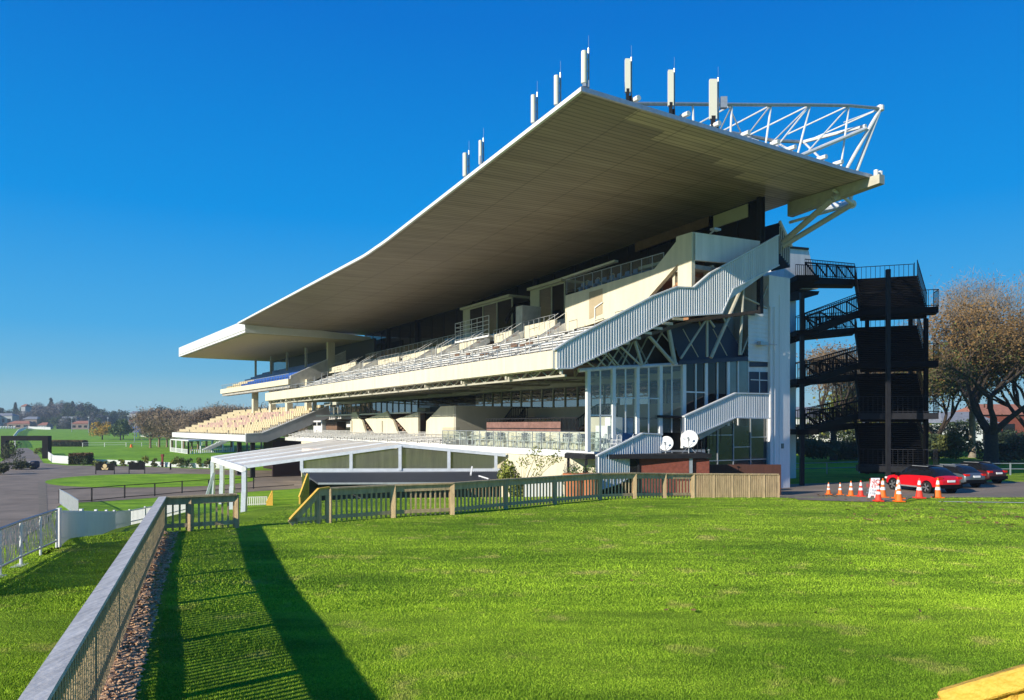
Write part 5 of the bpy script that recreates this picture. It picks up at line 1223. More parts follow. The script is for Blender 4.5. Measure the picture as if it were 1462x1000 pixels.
# ------------------------------------------------------------------ cars
def car(c, rot, paint, label, L=4.45, Wd=1.84, Hh=1.62, suv=True, roofc=None, plate=''):
    th = thing('parked_car', label, 'car', c, rot, 'cars parked beyond the cones'); roofc = roofc or paint
    R_ = Matrix.Translation(c) @ Matrix.Rotation(rot, 4, 'Z')
    xf = lambda x, y, z: tuple(R_ @ Vector((x, y, z)))
    # stations along the length: x, half width, sill z, belt z, roof z, half width of the roof
    st = [(-.50, .60, .42, .78, .80, .5), (-.485, .86, .34, .92, .94, .6), (-.44, .93, .26, 1.00, 1.04, .64), (-.40, .95, .26, 1.02, 1.22, .62), (-.34, .96, .24, 1.03, 1.42, .62), (-.27, .96, .23, 1.02, 1.55, .62), (-.15, .96, .22, 1.00, 1.60, .63), (.0, .96, .22, .98, 1.60, .64), (.10, .96, .22, .96, 1.52, .63), (.16, .96, .22, .96, 1.38, .62), (.22, .96, .22, .96, 1.18, .64), (.275, .96, .22, .96, 1.00, .70), (.36, .94, .24, .93, .95, .66), (.44, .90, .27, .86, .87, .6), (.485, .80, .33, .74, .75, .5), (.50, .60, .42, .62, .63, .4)]
    k = Hh / 1.62; wl_ = Wd / 2 / .96
    def ring(s): 
        x, w, zs_, zb_, zr_, wr_ = s; x *= L; w *= wl_; wr_ *= wl_
        return [(x, -w * .92, zs_ * k), (x, -w, (zs_ + .12) * k), (x, -w * 1.0, (zs_ + zb_) / 2 * k), (x, -w * .97, zb_ * k), (x, -wr_ * 1.02 if zr_ - zb_ > .1 else -w * .9, (zr_ - .04) * k), (x, -wr_ * .8, zr_ * k), (x, 0, (zr_ + .02) * k), (x, wr_ * .8, zr_ * k), (x, wr_ * 1.02 if zr_ - zb_ > .1 else w * .9, (zr_ - .04) * k), (x, w * .97, zb_ * k), (x, w * 1.0, (zs_ + zb_) / 2 * k), (x, w, (zs_ + .12) * k), (x, w * .92, zs_ * k)]
    b = MB(xf); b.v = []; n = 13; pts = []; 
    for s in st: pts += ring(s)
    fs = []; ms = []
    for j in range(len(st) - 1):
        for i in range(n - 1):
            fs.append((j*n+i, j*n+i+1, (j+1)*n+i+1, (j+1)*n+i))
            glass = i in (3, 8) and min(st[j][4] - st[j][3], st[j+1][4] - st[j+1][3]) > .02 and 2 <= j <= 10
            fr_ = i in (4, 5, 6, 7) and (j in (8, 9, 10) or j in (2, 3, 4))
            ms.append(1 if glass or fr_ else (2 if i in (4, 5, 6, 7) and 5 <= j <= 7 else (3 if i in (0, 11) else 0)))
    b.add(pts, fs); b.m = ms; b.add(ring(st[0]), [tuple(range(n))]); b.add(ring(st[-1]), [tuple(range(n))])
    body = b.build('body', [paint, glassd, roofc, signk], th, smooth=False)
    md = body.modifiers.new('sub', 'SUBSURF'); md.levels = 1; md.render_levels = 2
    body.data.polygons.foreach_set('use_smooth', [True] * len(body.data.polygons))
    for px_ in (-.305, .30):
        for sy in (-1, 1):
            wx, wy, wr = px_ * L, sy * (Wd / 2 - .085), .345 * k
            b = MB(xf); b.lathe([(wr - .09, -.11), (wr, -.09), (wr, .09), (wr - .09, .11)], (wx, wy, wr), 22, 'y'); o = b.build('wheel', rubber, th)
            b = MB(xf); b.lathe([(wr * .72, -.118), (wr * .7, .118)], (wx, wy, wr), 18, 'y'); b.build('rim_well', signk, o)
            b = MB(xf); b.lathe([(wr * .16, -.128), (wr * .16, .128)], (wx, wy, wr), 8, 'y')
            for q in range(5):
                a = 2 * math.pi * q / 5
                for d in (-.16, .16): b.beam((wx + math.cos(a) * .03, wy + sy * .118, wr + math.sin(a) * .03), (wx + math.cos(a + d) * wr * .7, wy + sy * .118, wr + math.sin(a + d) * wr * .7), .04, .03, up=(0, 1, 0))
            b.build('rim', chrome, o)
            b = MB(xf); arc = [(wx + math.cos(math.pi * q / 10) * (wr + .05), sy * (Wd / 2 - .0), wr + math.sin(math.pi * q / 10) * (wr + .05)) for q in range(11)]
            b.path(arc, .035, 6); b.build('wheel_arch', signk, th)
            b = MB(xf); b.lathe([(wr + .055, -.08), (wr + .055, .08)], (wx, sy * (Wd / 2 - .085), wr), 22, 'y'); b.build('wheel_well', signk, th)
    b = MB(xf); b.box((-.30 * L, -Wd / 2 - .012, .30), (.30 * L, -Wd / 2 + .03, .38)); b.box((-.30 * L, Wd / 2 - .03, .30), (.30 * L, Wd / 2 + .012, .38)); b.build('sill_trim', galv, th)
    for sy in (-1, 1):
        b = MB(xf); b.box((-.49 * L, sy * .52 * Wd / 1.84, .86 * k), (-.435 * L, sy * .90 * wl_ * .965, 1.0 * k)); b.build('tail_light', taill, th)
        b = MB(xf); b.box((.43 * L, sy * .6, .66 * k), (.485 * L, sy * .86 * wl_, .78 * k)); b.build('headlight', lampc, th)
        b = MB(xf); b.cbox((.19 * L, sy * (Wd / 2 + .08), 1.02 * k), (.12, .2, .14)); b.build('wing_mirror', roofc, th)
        b = MB(xf); b.beam((-.24 * L, sy * .56 * wl_, 1.575 * k), (.04 * L, sy * .56 * wl_, 1.575 * k), .03, .035); b.build('roof_bar', galv, th)
        b = MB(xf); b.beam((-.03 * L, sy * Wd / 2 * .86, 1.0 * k), (-.05 * L, sy * .66 * wl_, 1.54 * k), .07, .03); b.build('door_pillar', signk, th)
        for hx in (.06, -.17): b = MB(xf); b.box((hx * L, sy * (Wd / 2 + .0), .86 * k), (hx * L - .16, sy * (Wd / 2 + .02), .89 * k)); b.build('door_handle', paint, th)
    b = MB(xf); b.box((-.505 * L, -.8 * Wd / 1.84, .34), (-.485 * L, .8 * Wd / 1.84, .56)); b.build('bumper', signk, th)
    b = MB(xf); b.box((-.51 * L, -.26, .70), (-.492 * L, .26, .82)); b.build('number_plate', signw, th)
    return th
cp0 = G(1276, 703.5); 
cR = Vector(((1316 - CX) / F * 46.6, 46.6, H(25, 46) + .02)); car(cR, R(104), redp, 'bright red car with black tailgate glass, nearest the cones', 4.5, roofc=signk)
car(Vector(((1354 - CX) / F * 50.6, 50.6, cR.z)), R(106), silverp, 'silver car mostly hidden behind the tail of the red car', 4.4, 1.8, 1.5)
car(Vector(((1387 - CX) / F * 54.0, 54.0, cR.z)), R(108), dredp, 'dark car with red tail lamps, furthest right of the three', 4.3, 1.8, 1.5, roofc=signk)
# ------------------------------------------------------------------ black escape-stair tower
aT = Vector((.95, -.31, 0)); bT = Vector((-.31, -.95, 0))
Tc = Vector(((1304 - CX) / F * 62, 62, 0))        # far landing, right back corner foot
tw = thing('stair_tower', 'black steel tower of ramps and stairs rising five storeys behind the white shaft', 'stair tower', (Tc.x, Tc.y, H(Tc.x, Tc.y)))
def zY(y, Y): return (HY - y) / F * Y
Wl = 4.6; Run = 5.2; wN = 5.4
lev = [zY(399, 62), zY(468, 62), zY(535, 62), zY(604, 62)]
levN = [z - 3.25 for z in lev]
Tn0 = Tc + bT * Run
def railrun(mb, p, q, h=1.25, pitch=.33, brace=False):
    p = Vector(p); q = Vector(q); L = (q - p).length; n = max(2, int(L / pitch))
    for i in range(n + 1): c = p + (q - p) * (i / n); mb.beam(c, c + Vector((0, 0, h)), .028, .028)
    mb.beam(p + Vector((0, 0, h)), q + Vector((0, 0, h)), .05, .05); mb.beam(p + Vector((0, 0, .1)), q + Vector((0, 0, .1)), .05, .05)
    if brace:
        k = max(1, int(L / 2.0)); o_ = Vector((-.1, -.3, 0))
        for i in range(k): a = p + (q - p) * (i / k) + o_; c = p + (q - p) * ((i + 1) / k) + o_; mb.beam(a, c + Vector((0, 0, h * .75)), .08, .08); mb.beam(c, c + Vector((0, 0, h * .75)), .07, .07)
        mb.beam(p + o_ + Vector((0, 0, h * .75)), q + o_ + Vector((0, 0, h * .75)), .1, .1)
BX = Vector(((1136 - CX) / F * 56, 56, 0)); BXn = Vector(((1136 - CX) / F * 52.5, 52.5, 0))
for i, z in enumerate(lev):
    zv = Vector((0, 0, z)); R0 = Tc + zv; L0 = Tc - aT * Wl + zv; 
    b = MB(); dpt = bT * 1.6
    b.prism([R0, L0, L0 + dpt, R0 + dpt], (0, 0, -.35)); b.build('landing', blacks, tw)
    zb1 = zY([402, 478, 542, 610][i], 56)
    bl0 = Vector((BX.x, BX.y, zb1)); b = MB()
    b.prism([L0, L0 + dpt, bl0 + Vector((0, -1.8, 0)), bl0], (0, 0, -.5)); b.build('bridge', blacks, tw)
    b = MB(); railrun(b, L0 + dpt, bl0 + Vector((0, -1.8, 0)), brace=True); railrun(b, L0, bl0); railrun(b, R0, L0); railrun(b, R0 + dpt * .2, R0 + dpt * .3); b.build('bridge_rail', blacks, tw)
    # stair coming down toward the camera
    zn = levN[i]; N0 = Tn0 + Vector((0, 0, zn)); b = MB(); ns = 20
    for k in range(ns):
        c = R0 + dpt + (N0 - (R0 + dpt)) * ((k + .5) / ns); 
        b.prism([c, c - aT * Wl, c - aT * Wl + bT * .28, c + bT * .28], (0, 0, -.06))
    sl = N0 - (R0 + dpt)
    b.prism([R0 + dpt - Vector((0,0,.12)), R0 + dpt - aT * Wl - Vector((0,0,.12)), R0 + dpt - aT * Wl + sl - Vector((0,0,.12)), R0 + dpt + sl - Vector((0,0,.12))], (0, 0, -.55)); b.build('stair_flight', blacks, tw)
    b = MB(); railrun(b, R0 + dpt, N0); b.build('stair_rail', blacks, tw); b = MB(); railrun(b, R0 + dpt - aT * Wl, N0 - aT * Wl); b.build('stair_rail', blacks, tw)
    if i < 3 or True:
        N0 = N0 + aT * .5; b = MB(); dn = bT * 1.5; b.prism([N0, N0 - aT * wN, N0 - aT * wN + dn, N0 + dn], (0, 0, -.45)); b.build('landing', blacks if i < 2 else steeld, tw)
        b = MB(); railrun(b, N0, N0 + dn); railrun(b, N0 + dn, N0 + dn - aT * wN * 1); b.build('landing_rail', blacks if i < 2 else steeld, tw)
        zbn = zY([478, 545, 612, 672][i], 52.5); bn = Vector((BXn.x, BXn.y, zbn)); b = MB(); q = N0 - aT * wN
        if i < 3:
            b.prism([q, q + dn, bn + Vector((0, -1.6, 0)), bn], (0, 0, -.45)); b.build('bridge', blacks, tw)
            b = MB(); railrun(b, q + dn, bn + Vector((0, -1.6, 0)), brace=True); railrun(b, q, bn, brace=False); b.build('bridge_rail', blacks, tw)
    z2 = zY([411, 485, 550, 618][i], 54); b = MB(); b.box((BXn.x - .6, BXn.y - 1.8, z2 - .1), (BXn.x + .9, BX.y + .3, z2 + .25)); b.build('building_landing', blacks, tw)
for x, Y, yt in ((1145, 51.0, 418), (1268, 52.8, 385), (1300, 62.5, 400), (1238, 63.5, 400), (1322, 57.0, 455)):
    X = (x - CX) / F * Y; b = MB(); r_ = .13; b.cbox((X, Y, (H(X, Y) + zY(yt, Y)) / 2), (.26, .26, zY(yt, Y) - H(X, Y))); b.build('column', steeld if x in (1268, 1145) else blacks, tw)
# ------------------------------------------------------------------ the older stand at the far end
Q0 = (-32.6, 92.4); U2 = (-.5656, .8247); V2 = (.8247, .5656); GZ = -6.5
def W2(b_, a_, z): return (Q0[0] + b_ * V2[0] + a_ * U2[0], Q0[1] + b_ * V2[1] + a_ * U2[1], z)
def onB(x, y, b_):
    r = (x - CX) / F; a_ = (r * (Q0[1] + b_ * V2[1]) - Q0[0] - b_ * V2[0]) / (U2[0] - r * U2[1]); Y = Q0[1] + b_ * V2[1] + a_ * U2[1]; return (b_, a_, (HY - y) / F * Y)
def onA(x, y, a_):
    r = (x - CX) / F; b_ = (r * (Q0[1] + a_ * U2[1]) - Q0[0] - a_ * U2[0]) / (V2[0] - r * V2[1]); Y = Q0[1] + b_ * V2[1] + a_ * U2[1]; return (b_, a_, (HY - y) / F * Y)
old = thing('old_grandstand', 'older cream stand with flat white canopy and blue upper seats beyond the main one', 'grandstand', W2(0, 0, GZ), math.atan2(V2[1], V2[0]))
def S2(): return MB(W2)
zc1 = 12.9; zc0 = 11.4
b = S2(); b.prism([(0, 0, zc0), (0, 0, zc1), (16.5, 0, zc0 + .5), (16.5, 0, zc0)], (0, 40, 0)); b.build('canopy', white, old)
b = S2(); b.box((-.08, -.05, zc0 + .28), (0.0, 40.05, zc0 + .34)); b.box((-.02, -.02, zc0 - .004), (.3, 40.02, zc0 + .0)); b.build('canopy_trim', concrete_l, old)
b = S2(); b.box((.4, .3, zc0 - .08), (16.4, 39.7, zc0 - .01)); b.build('canopy_soffit', mat('cream_soffit', (0.50, 0.42, 0.27), .8, var=.08), old)
# upper tier
ub0, ub1 = 6.6, 14.6; uz0, uz1 = 5.85, 9.3
b = S2(); b.prism([(ub0, 4, uz0 - .42), (ub0, 4, uz0 + .32), (ub0 + .3, 4, uz0 + .32), (ub0 + .3, 4, uz0 - .38)], (0, 36, 0)); b.build('tier_fascia', cream, old)
b = S2(); b.prism([(ub0 + .3, 4, uz0 - .4), (ub0 + .3, 4, uz0 + .6), (ub1, 4, uz1 + .9), (ub1, 4, uz1 - .8), (ub0 + 2.5, 4, uz0 - .4)], (0, .3, 0)); b.build('tier_side', concrete_l, old)
b = S2(); b.prism([(ub0 + .3, 4, uz0 + .6), (ub0 + .3, 4, uz0 + .72), (ub1, 4, uz1 + 1.02), (ub1, 4, uz1 + .9)], (0, .36, 0)); b.build('tier_side_capping', white, old)
for i in range(8):
    a0 = ub0 + .3 + i * 1.0; z = uz0 + (uz1 - uz0) * i / 8; b = S2(); b.box((a0, 4.3, z - .8), (a0 + 1.02, 40, z)); b.build('upper_step', concrete, old)
b = S2()
for k in range(30): b.box((ub0 + .1, 4.3 + k * 1.2, uz0 + .3), (ub0 + .14, 4.34 + k * 1.2, uz0 + 1.0))
b.box((ub0 + .1, 4.3, uz0 + .98), (ub0 + .14, 40, uz0 + 1.04)); b.build('front_rail', galv, old)
def seat_mesh():
    m = S2(); return m
def add_seat(mb, b0, a0, z, w=.5):
    mb.box((b0 + .05, a0, z + .38), (b0 + .45, a0 + w, z + .44)); mb.box((b0 + .42, a0, z + .42), (b0 + .49, a0 + w, z + .80)); mb.box((b0 + .2, a0 + w * .4, z), (b0 + .3, a0 + w * .6, z + .38))
def seats(name, rows, cols, fb, fa, fz, mats_, pick, w, near=100):
    allp = []
    for i in range(rows):
        for j in range(cols): allp.append((fa(j), i, j))
    allp.sort(key=lambda q: q[0]); protos = {}
    rest = S2()
    for k, (_, i, j) in enumerate(allp):
        mi = pick(i, j)
        if mi is None: continue
        if k < near:
            m = S2(); add_seat(m, fb(i), fa(j), fz(i), w); m.build(name, mats_[mi], old)
        else: rest.mi = mi; add_seat(rest, fb(i), fa(j), fz(i), w)
    o = rest.build(name + '_rows', mats_, old); o['kind'] = 'stuff'
rs = random.Random(6)
seats('blue_seat', 7, 50, lambda i: ub0 + .5 + i * 1.0, lambda j: 4.6 + j * .70, lambda i: uz0 + (uz1 - uz0) * i / 8, [blues, creams], lambda i, j: (1 if (j > 36 and i < 3) or j < 1 else 0), .6, 0)
for x, yt_, yb_ in ((365, 516, 533), (387, 511, 526), (410, 505, 523), (437, 499, 521)):
    p = onB(x, yt_, 12.0); b = S2(); b.box((11.85, p[1] - .16, 7.6), (12.15, p[1] + .16, zc0 - .05)); b.build('column', concrete_l, old)
p = onA(472, 500, 4.2); b = S2(); b.box((p[0] - .5, 3.9, uz0 + 1), (p[0] + .5, 4.4, zc0 - .05)); b.build('column', cream, old)
b = S2(); b.box((15.2, -4, 4), (15.5, 40, zc0 - .1)); b.build('back_wall', mat('dark_back_wall', (0.035, 0.04, 0.055), .6), old)
b = S2(); b.box((15.1, 30, 8.6), (15.18, 38, 11.0)); b.build('back_window', glassb, old)
for x in (366, 386, 409.5, 437.5):
    p = onB(x, 570, 9.5 if x < 370 else 9.0); b = S2(); b.box((8.9, p[1] - .45, -.2), (9.7, p[1] + .45, uz0 + .3)); b.build('lower_column', cream, old)
b = S2(); b.box((9.0, 1.3, .3), (9.5, 1.8, 5.2)); b.build('lower_column', white, old)
# lower tier
lb, lz = .5, -1.4
for i in range(10):
    b = S2(); z = lz + i * .37; b.box((lb + i * 1.0, .2, z - .7), (lb + i * 1.0 + 1.02, 46, z)); b.build('lower_step', concrete_l, old)
b = S2(); b.box((0.05, 0, lz - .55), (lb, 46, lz + .25)); b.build('lower_fascia', white, old)
b = S2(); b.prism([(.05, -.2, lz - .65), (.05, -.2, lz + .35), (2.0, -.2, lz + .45), (10.6, -.2, 2.55), (10.6, -.2, 1.0), (2.6, -.2, lz - .65)], (0, .35, 0)); b.build('lower_side', mat('bluish_concrete', (.33, .34, .36), .8, var=.1), old)
b = S2(); b.prism([(.05, -.24, lz + .35), (.05, -.24, lz + .45), (2.0, -.24, lz + .55), (10.6, -.24, 2.66), (10.6, -.24, 2.55), (2.0, -.24, lz + .45)], (0, .42, 0)); b.build('side_capping', white, old)
def pk(i, j):
    if j in (15, 31, 47): return None
    return 1 if (rs.random() < .9 and 2 <= i <= 7 and (8 + (6 - i) * 2 < j < 40 + (6 - i) * 3) and rs.random() < .8) else 0
seats('cream_seat', 10, 58, lambda i: lb + .25 + i * 1.0, lambda j: .6 + j * .78, lambda i: lz + i * .37, [creams, pinks], pk, .6, 100)
for k in range(2):
    b = S2(); b.box((1.0, 1 + k * 6.2, GZ), (1.5, 1.5 + k * 6.2, lz - .6)); b.build('under_column', steeld, old); b = S2(); b.box((6.0, 1 + k * 6.2, GZ), (6.5, 1.5 + k * 6.2, lz - .6)); b.build('under_column', steeld, old)
b = S2(); b.box((8.6, .3, GZ), (10.0, 22, lz - .4)); b.box((3.5, .4, GZ), (8.6, .8, lz - .6)); b.build('dark_under_fill', mat('dark_maroon_fill', (.03, .014, .014), .8), old)  # dark mass added so the space under the tier looks dark
b = S2()
p0_, p1_ = onB(301, 642.5, .2), onB(326, 631, .2)
for i in range(14):
    k = i / 13; b.box((-.9, p0_[1] + (p1_[1] - p0_[1]) * k - .15, p0_[2] + (p1_[2] - p0_[2]) * k), (.2, p0_[1] + (p1_[1] - p0_[1]) * k + .15, p0_[2] + (p1_[2] - p0_[2]) * k + .14))
b.build('access_stair', white, old)
# small flat white canopy by the old stand
fm = thing('flat_canopy', 'small flat white canopy on thin posts beside the track under the old stand', 'canopy', G(256, 650))
c4 = [G(x, y) for x, y in ((243.5, 645), (269, 648.5), (333, 645), (300, 641))]; zt4 = c4[0][2] + 2.9
b = MB(); b.prism([(p[0], p[1], zt4) for p in c4], (0, 0, .25)); b.build('roof', white, fm)
for k, (p, q, n) in enumerate(((c4[0], c4[1], 3), (c4[1], c4[2], 4))):
    for i in range(n + 1):
        X = p[0] + (q[0] - p[0]) * i / n; Y = p[1] + (q[1] - p[1]) * i / n; z0 = H(X, Y); b = MB(); b.cbox((X, Y, (z0 + zt4) / 2), (.25, .25, zt4 - z0)); b.build('post', white, fm)
b = MB()
for p, q in ((c4[0], c4[1]), (c4[1], c4[2])): pickets(b, p, q, 1.0, 24, .12, .08)
b.build('balustrade', white, fm)
# ------------------------------------------------------------------ along the concourse
def board(x0, x1, y0, y1, yb, label, emblem):
    p = G((x0 + x1) / 2, yb); Y = p[1]; k = Y / F; th = thing('notice_board', label, 'sign', p)
    X0, X1 = (x0 - CX) * k, (x1 - CX) * k; z0, z1 = (HY - y1) * k, (HY - y0) * k
    b = MB(); b.box((X0, Y, z0), (X1, Y + .08, z1)); b.build('panel', signk, th)
    for X in (X0 + .05, X1 - .05): b = MB(); b.cbox((X, Y + .04, (p[2] + z1) / 2), (.09, .09, z1 - p[2])); b.build('leg', steeld, th)
    if emblem:
        cx, cz = (X0 + X1) / 2, (z0 + z1) / 2; b = MB(); hz = (z1 - z0)
        b.prism([(cx + math.cos(a) * hz * .30, Y - .02, cz + hz * .12 + math.sin(a) * hz * .30) for a in [2 * math.pi * i / 16 for i in range(16)]], (0, .02, 0))
        b.prism([(cx - hz * .5, Y - .02, cz - hz * .08), (cx - hz * .2, Y - .02, cz - hz * .22), (cx + hz * .2, Y - .02, cz - hz * .22), (cx + hz * .5, Y - .02, cz - hz * .08), (cx + hz * .38, Y - .02, cz - hz * .42), (cx, Y - .02, cz - hz * .34), (cx - hz * .38, Y - .02, cz - hz * .42)], (0, .02, 0))
        b.build('emblem', gold, th)
board(136, 163.5, 661.8, 672, 677.5, 'black notice board with a round gold emblem by the concourse', True)
board(183.5, 207, 660.5, 671, 677, 'plain black notice board right of the gold emblem one', False)
ga = G(4, 655); k = ga[1] / F; Yg = ga[1]
gn = thing('gantry', 'black square gantry spanning the track path', 'gantry', ga)
def gx_(x): return (x - CX) * k
ztg = (HY - 622.5) * k; b = MB(); b.box((gx_(1), Yg, ztg - .95), (gx_(68.5), Yg + 1.2, ztg)); b.build('beam', signk, gn)
for x0, x1 in ((1, 8), (60, 68.5)): b = MB(); b.box((gx_(x0), Yg, ga[2]), (gx_(x1), Yg + 1.2, ztg - .95)); b.build('post', signk, gn)
def hedge(x0, x1, y0, y1, label, m_=leaf_h, top=None, dp=2.0, lsz=.35, n=1600):
    p = G((x0 + x1) / 2, y1); k = p[1] / F; X0, X1 = (x0 - CX) * k, (x1 - CX) * k; z1 = (HY - y0) * k
    th = thing('hedge', label, 'hedge', p); rg = random.Random(int(x0)); b = MB(); b.box((X0 + .1, p[1] + .1, p[2] - .2), (X1 - .1, p[1] + dp - .1, z1 - .1))
    for i in range(n):
        f = rg.random()
        if f < .5: q = Vector((rg.uniform(X0, X1), p[1] + rg.uniform(-.05, .1), rg.uniform(p[2], z1)))
        elif f < .85: q = Vector((rg.uniform(X0, X1), p[1] + rg.uniform(0, dp), z1 + rg.uniform(-.12, .08)))
        else: q = Vector((rg.choice((X0, X1)), p[1] + rg.uniform(0, dp), rg.uniform(p[2], z1)))
        b.mi = 1 if (top and q.z > z1 - .3) else 0
        d = Vector((rg.gauss(0, 1), rg.gauss(0, 1), rg.gauss(0, 1))).normalized() * lsz * rg.uniform(.5, 1.2); w = d.cross(Vector((rg.gauss(0, 1), rg.gauss(0, 1), rg.gauss(0, 1)))).normalized() * lsz * .4
        b.add([q - d * .5, q + w, q + d * .5, q - w], [(0, 1, 2, 3)])
    b.build('foliage', [m_, top] if top else m_, th)
hedge(68.5, 118, 629.5, 638, 'long dark clipped hedge with a reddish top beside the gantry', leaf_h, leaf_o, 3, .5, 2500)
hedge(98, 122, 648.5, 664, 'square clipped hedge at the corner of the white pickets', leaf_h, leaf_o, 2.5, .35, 2200)
def whitefence(pts, h, label, name='white_fence', pitch=.3, solid=False, rails=3):
    P = [G(*p) for p in pts]; th = thing(name, label, 'fence', P[0]); b = MB()
    if solid:
        for a, c in zip(P, P[1:]):
            A, B = Vector(a), Vector(c); n = max(2, int((B - A).length / pitch))
            for i in range(n): q = A + (B - A) * ((i + .5) / n); b.cbox((q.x, q.y, q.z + h / 2), (pitch * .7, .06, h))
        b.build('picket_panel', white, th); b = MB()
    for i in range(rails): b.path([(p[0], p[1], p[2] + h * (i + 1) / rails - .05) for p in P], .04, 5)
    b.build('rail', white, th)
    for a, c in zip(P, P[1:]):
        n = max(1, int((Vector(c) - Vector(a)).length / 4)); 
        for i in range(min(n, 12)): q = Vector(a) + (Vector(c) - Vector(a)) * (i / n); m = MB(); m.cbox((q.x, q.y, q.z + h / 2), (.12, .12, h)); m.build('post', white, th)
whitefence([(66, 648), (70, 656), (76, 661), (98, 662.5)], 1.3, 'low white picket fence curving round the corner of the near track lawn', solid=True)
whitefence([(122, 662), (180, 664), (240, 667), (345, 670)], .75, 'white picket fence behind the flower border', solid=True, rails=2)
whitefence([(118, 638.5), (180, 638), (245, 637), (330, 636)], 1.3, 'white running rail across the far side of the lawn', rails=2)
whitefence([(22, 640), (19, 628), (26, 618), (38, 612.5)], 1.6, 'white rail running away along the path to the far houses', solid=True)
whitefence([(-60, 613), (22, 612.5)], 1.8, 'distant white boundary fence at the left end of the lawn', solid=True, pitch=1.5)
whitefence([(40, 612.8), (72, 614)], 1.8, 'distant white boundary fence right of the path', solid=True, pitch=1.5)
rg = random.Random(31)
for i in range(17):
    lb_ = ['leafy green', 'spiky pale leaved', 'low yellow green'][i % 3] + ' plant, %s from the left in the flower border' % nth[i]
    x = 124 + i * 12.2 + rg.uniform(-3, 3); y = 666 + (x - 124) * .016; p = G(x, y)
    if 225 < x < 238: continue
    bush('border_plant', lb_, 'plant', p, rg.uniform(1.3, 2.4), 1.2, rg.uniform(.9, 1.9), 260, .3, [leaf_m, leaf_b, leaf_g][i % 3], 8, i, 'plants of the flower border', stems=False)
p = G(232, 667); b = MB(); b.cbox((p[0], p[1], p[2] + 1.0), (.25, .25, 2.0)); b.cbox((p[0], p[1], p[2] + 1.8), (.5, .1, .35)); tag(b.build('red_marker_post', mat('dark_red_paint', (.2, .02, .01), .6)), 'short dark red marker post in the flower border', 'post')
p = G(243.5, 671); b = MB(); b.lathe([(.12, 0), (.12, .9), (.05, 1.0)], p, 10); tag(b.build('bollard', signk), 'short black bollard at the concourse edge', 'bollard')
p = G(187.5, 639); b = MB(); b.lathe([(.35, 0), (.28, .9)], p, 10); b.cbox((p[0], p[1], p[2] + .1), (.8, .8, .15)); tag(b.build('orange_drum', orange), 'small orange drum standing alone on the far lawn', 'marker')
def sprawl(x, y, w, h, label, m_, seed): 
    p = G(x, y); bush('shrub', label, 'shrub', p, w, w * .8, h, 900, .32, m_, 14, seed, 'shrubs left of the concourse', stems=True)
sprawl(14, 661, 6, 4.0, 'bare brown shrub just inside the left gantry post', leaf_h, 2); sprawl(30, 671, 5, 1.4, 'low clipped shrub in front of the gantry', leaf_h, 3); sprawl(0, 678, 4, 1.6, 'dark shrub at the left edge of the frame', leaf_h, 4); sprawl(56, 650, 2.4, 1.6, 'small bright shrub beside the right gantry post', leaf_b, 5)
p = G(48, 670); b = MB(); b.lathe([(.3, 0), (.75, .3), (.8, .8), (.7, 1.2), (.1, 1.25)], p, 12); tag(b.build('dark_planter', bluef), 'dark round planter beside the low shrub', 'planter')
for k in range(3):                           # thin curved rails whose shadows cross the path
    pass
for i, (x, yt, yb) in enumerate(((102.5, 597, 617), (126.5, 596, 618.5), (154, 597, 618.5), (183, 594, 622), (192, 603, 632))):
    p = G(x, yb); kk = p[1] / F; hh = (yb - yt) * kk; th = thing('floodlight_pole', 'slim grey pole on the far lawn, %s from the left' % nth[i], 'pole', p, 0, 'poles on the far lawn')
    b = MB(); b.tube(p, (p[0], p[1], p[2] + hh), .16, 6, .10); b.build('pole', galv, th); b = MB(); b.cbox((p[0], p[1], p[2] + hh), (.9, .3, .35)); b.build('lamp_head', galv, th)
# green roofed shed
gs = G(232, 624.5); k = gs[1] / F; th = thing('green_shed', 'low shed with a curved green metal roof beyond the track', 'shed', gs)
def gq(x, y, d=0): return ((x - CX) * k, gs[1] + d, (HY - y) * k)
b = MB(); arc = [gq(236 + 21 * math.cos(a), 625 - 17 * math.sin(a)) for a in [math.pi * i / 12 for i in range(13)]]
b.prism(arc, (0, 14, 0)); b.build('curved_wall', bluef, th)
b = MB(); o2 = [gq(236 + 22 * math.cos(a), 625 - 18 * math.sin(a), -.6) for a in [math.pi * i / 12 for i in range(4, 13)]]
for a, c in zip(o2, o2[1:]): b.add([a, c, (c[0], c[1] + 15, c[2]), (a[0], a[1] + 15, a[2])], [(0, 1, 2, 3)])
b.add([gq(201, 608, -1), gq(238, 606.5, -1), gq(238, 606.5, 14), gq(201, 608, 14)], [(0,1,2,3)]); b.add([gq(201, 608, -1), gq(238, 606.5, -1), gq(214, 622, -2), gq(201, 622, -2)], [(0,1,2,3)]); b.build('roof', greenroof, th)
b = MB(); b.box(gq(201, 625), gq(216, 618, 8)); b.build('end_wall', white, th)
b = MB(); b.box(gq(257, 625), gq(272, 614, 9)); b.build('side_wall', bluef, th)
b = MB(); b.box(gq(193.5, 617.5, -3), gq(206, 608.5, -2.6)); b.tube(gq(199, 625, -2.8), gq(199, 617, -2.8), .15); tag(b.build('blue_scoreboard', mat('blue_board_paint', (.03, .13, .42), .5)), 'small blue board standing beside the green roofed shed', 'board')
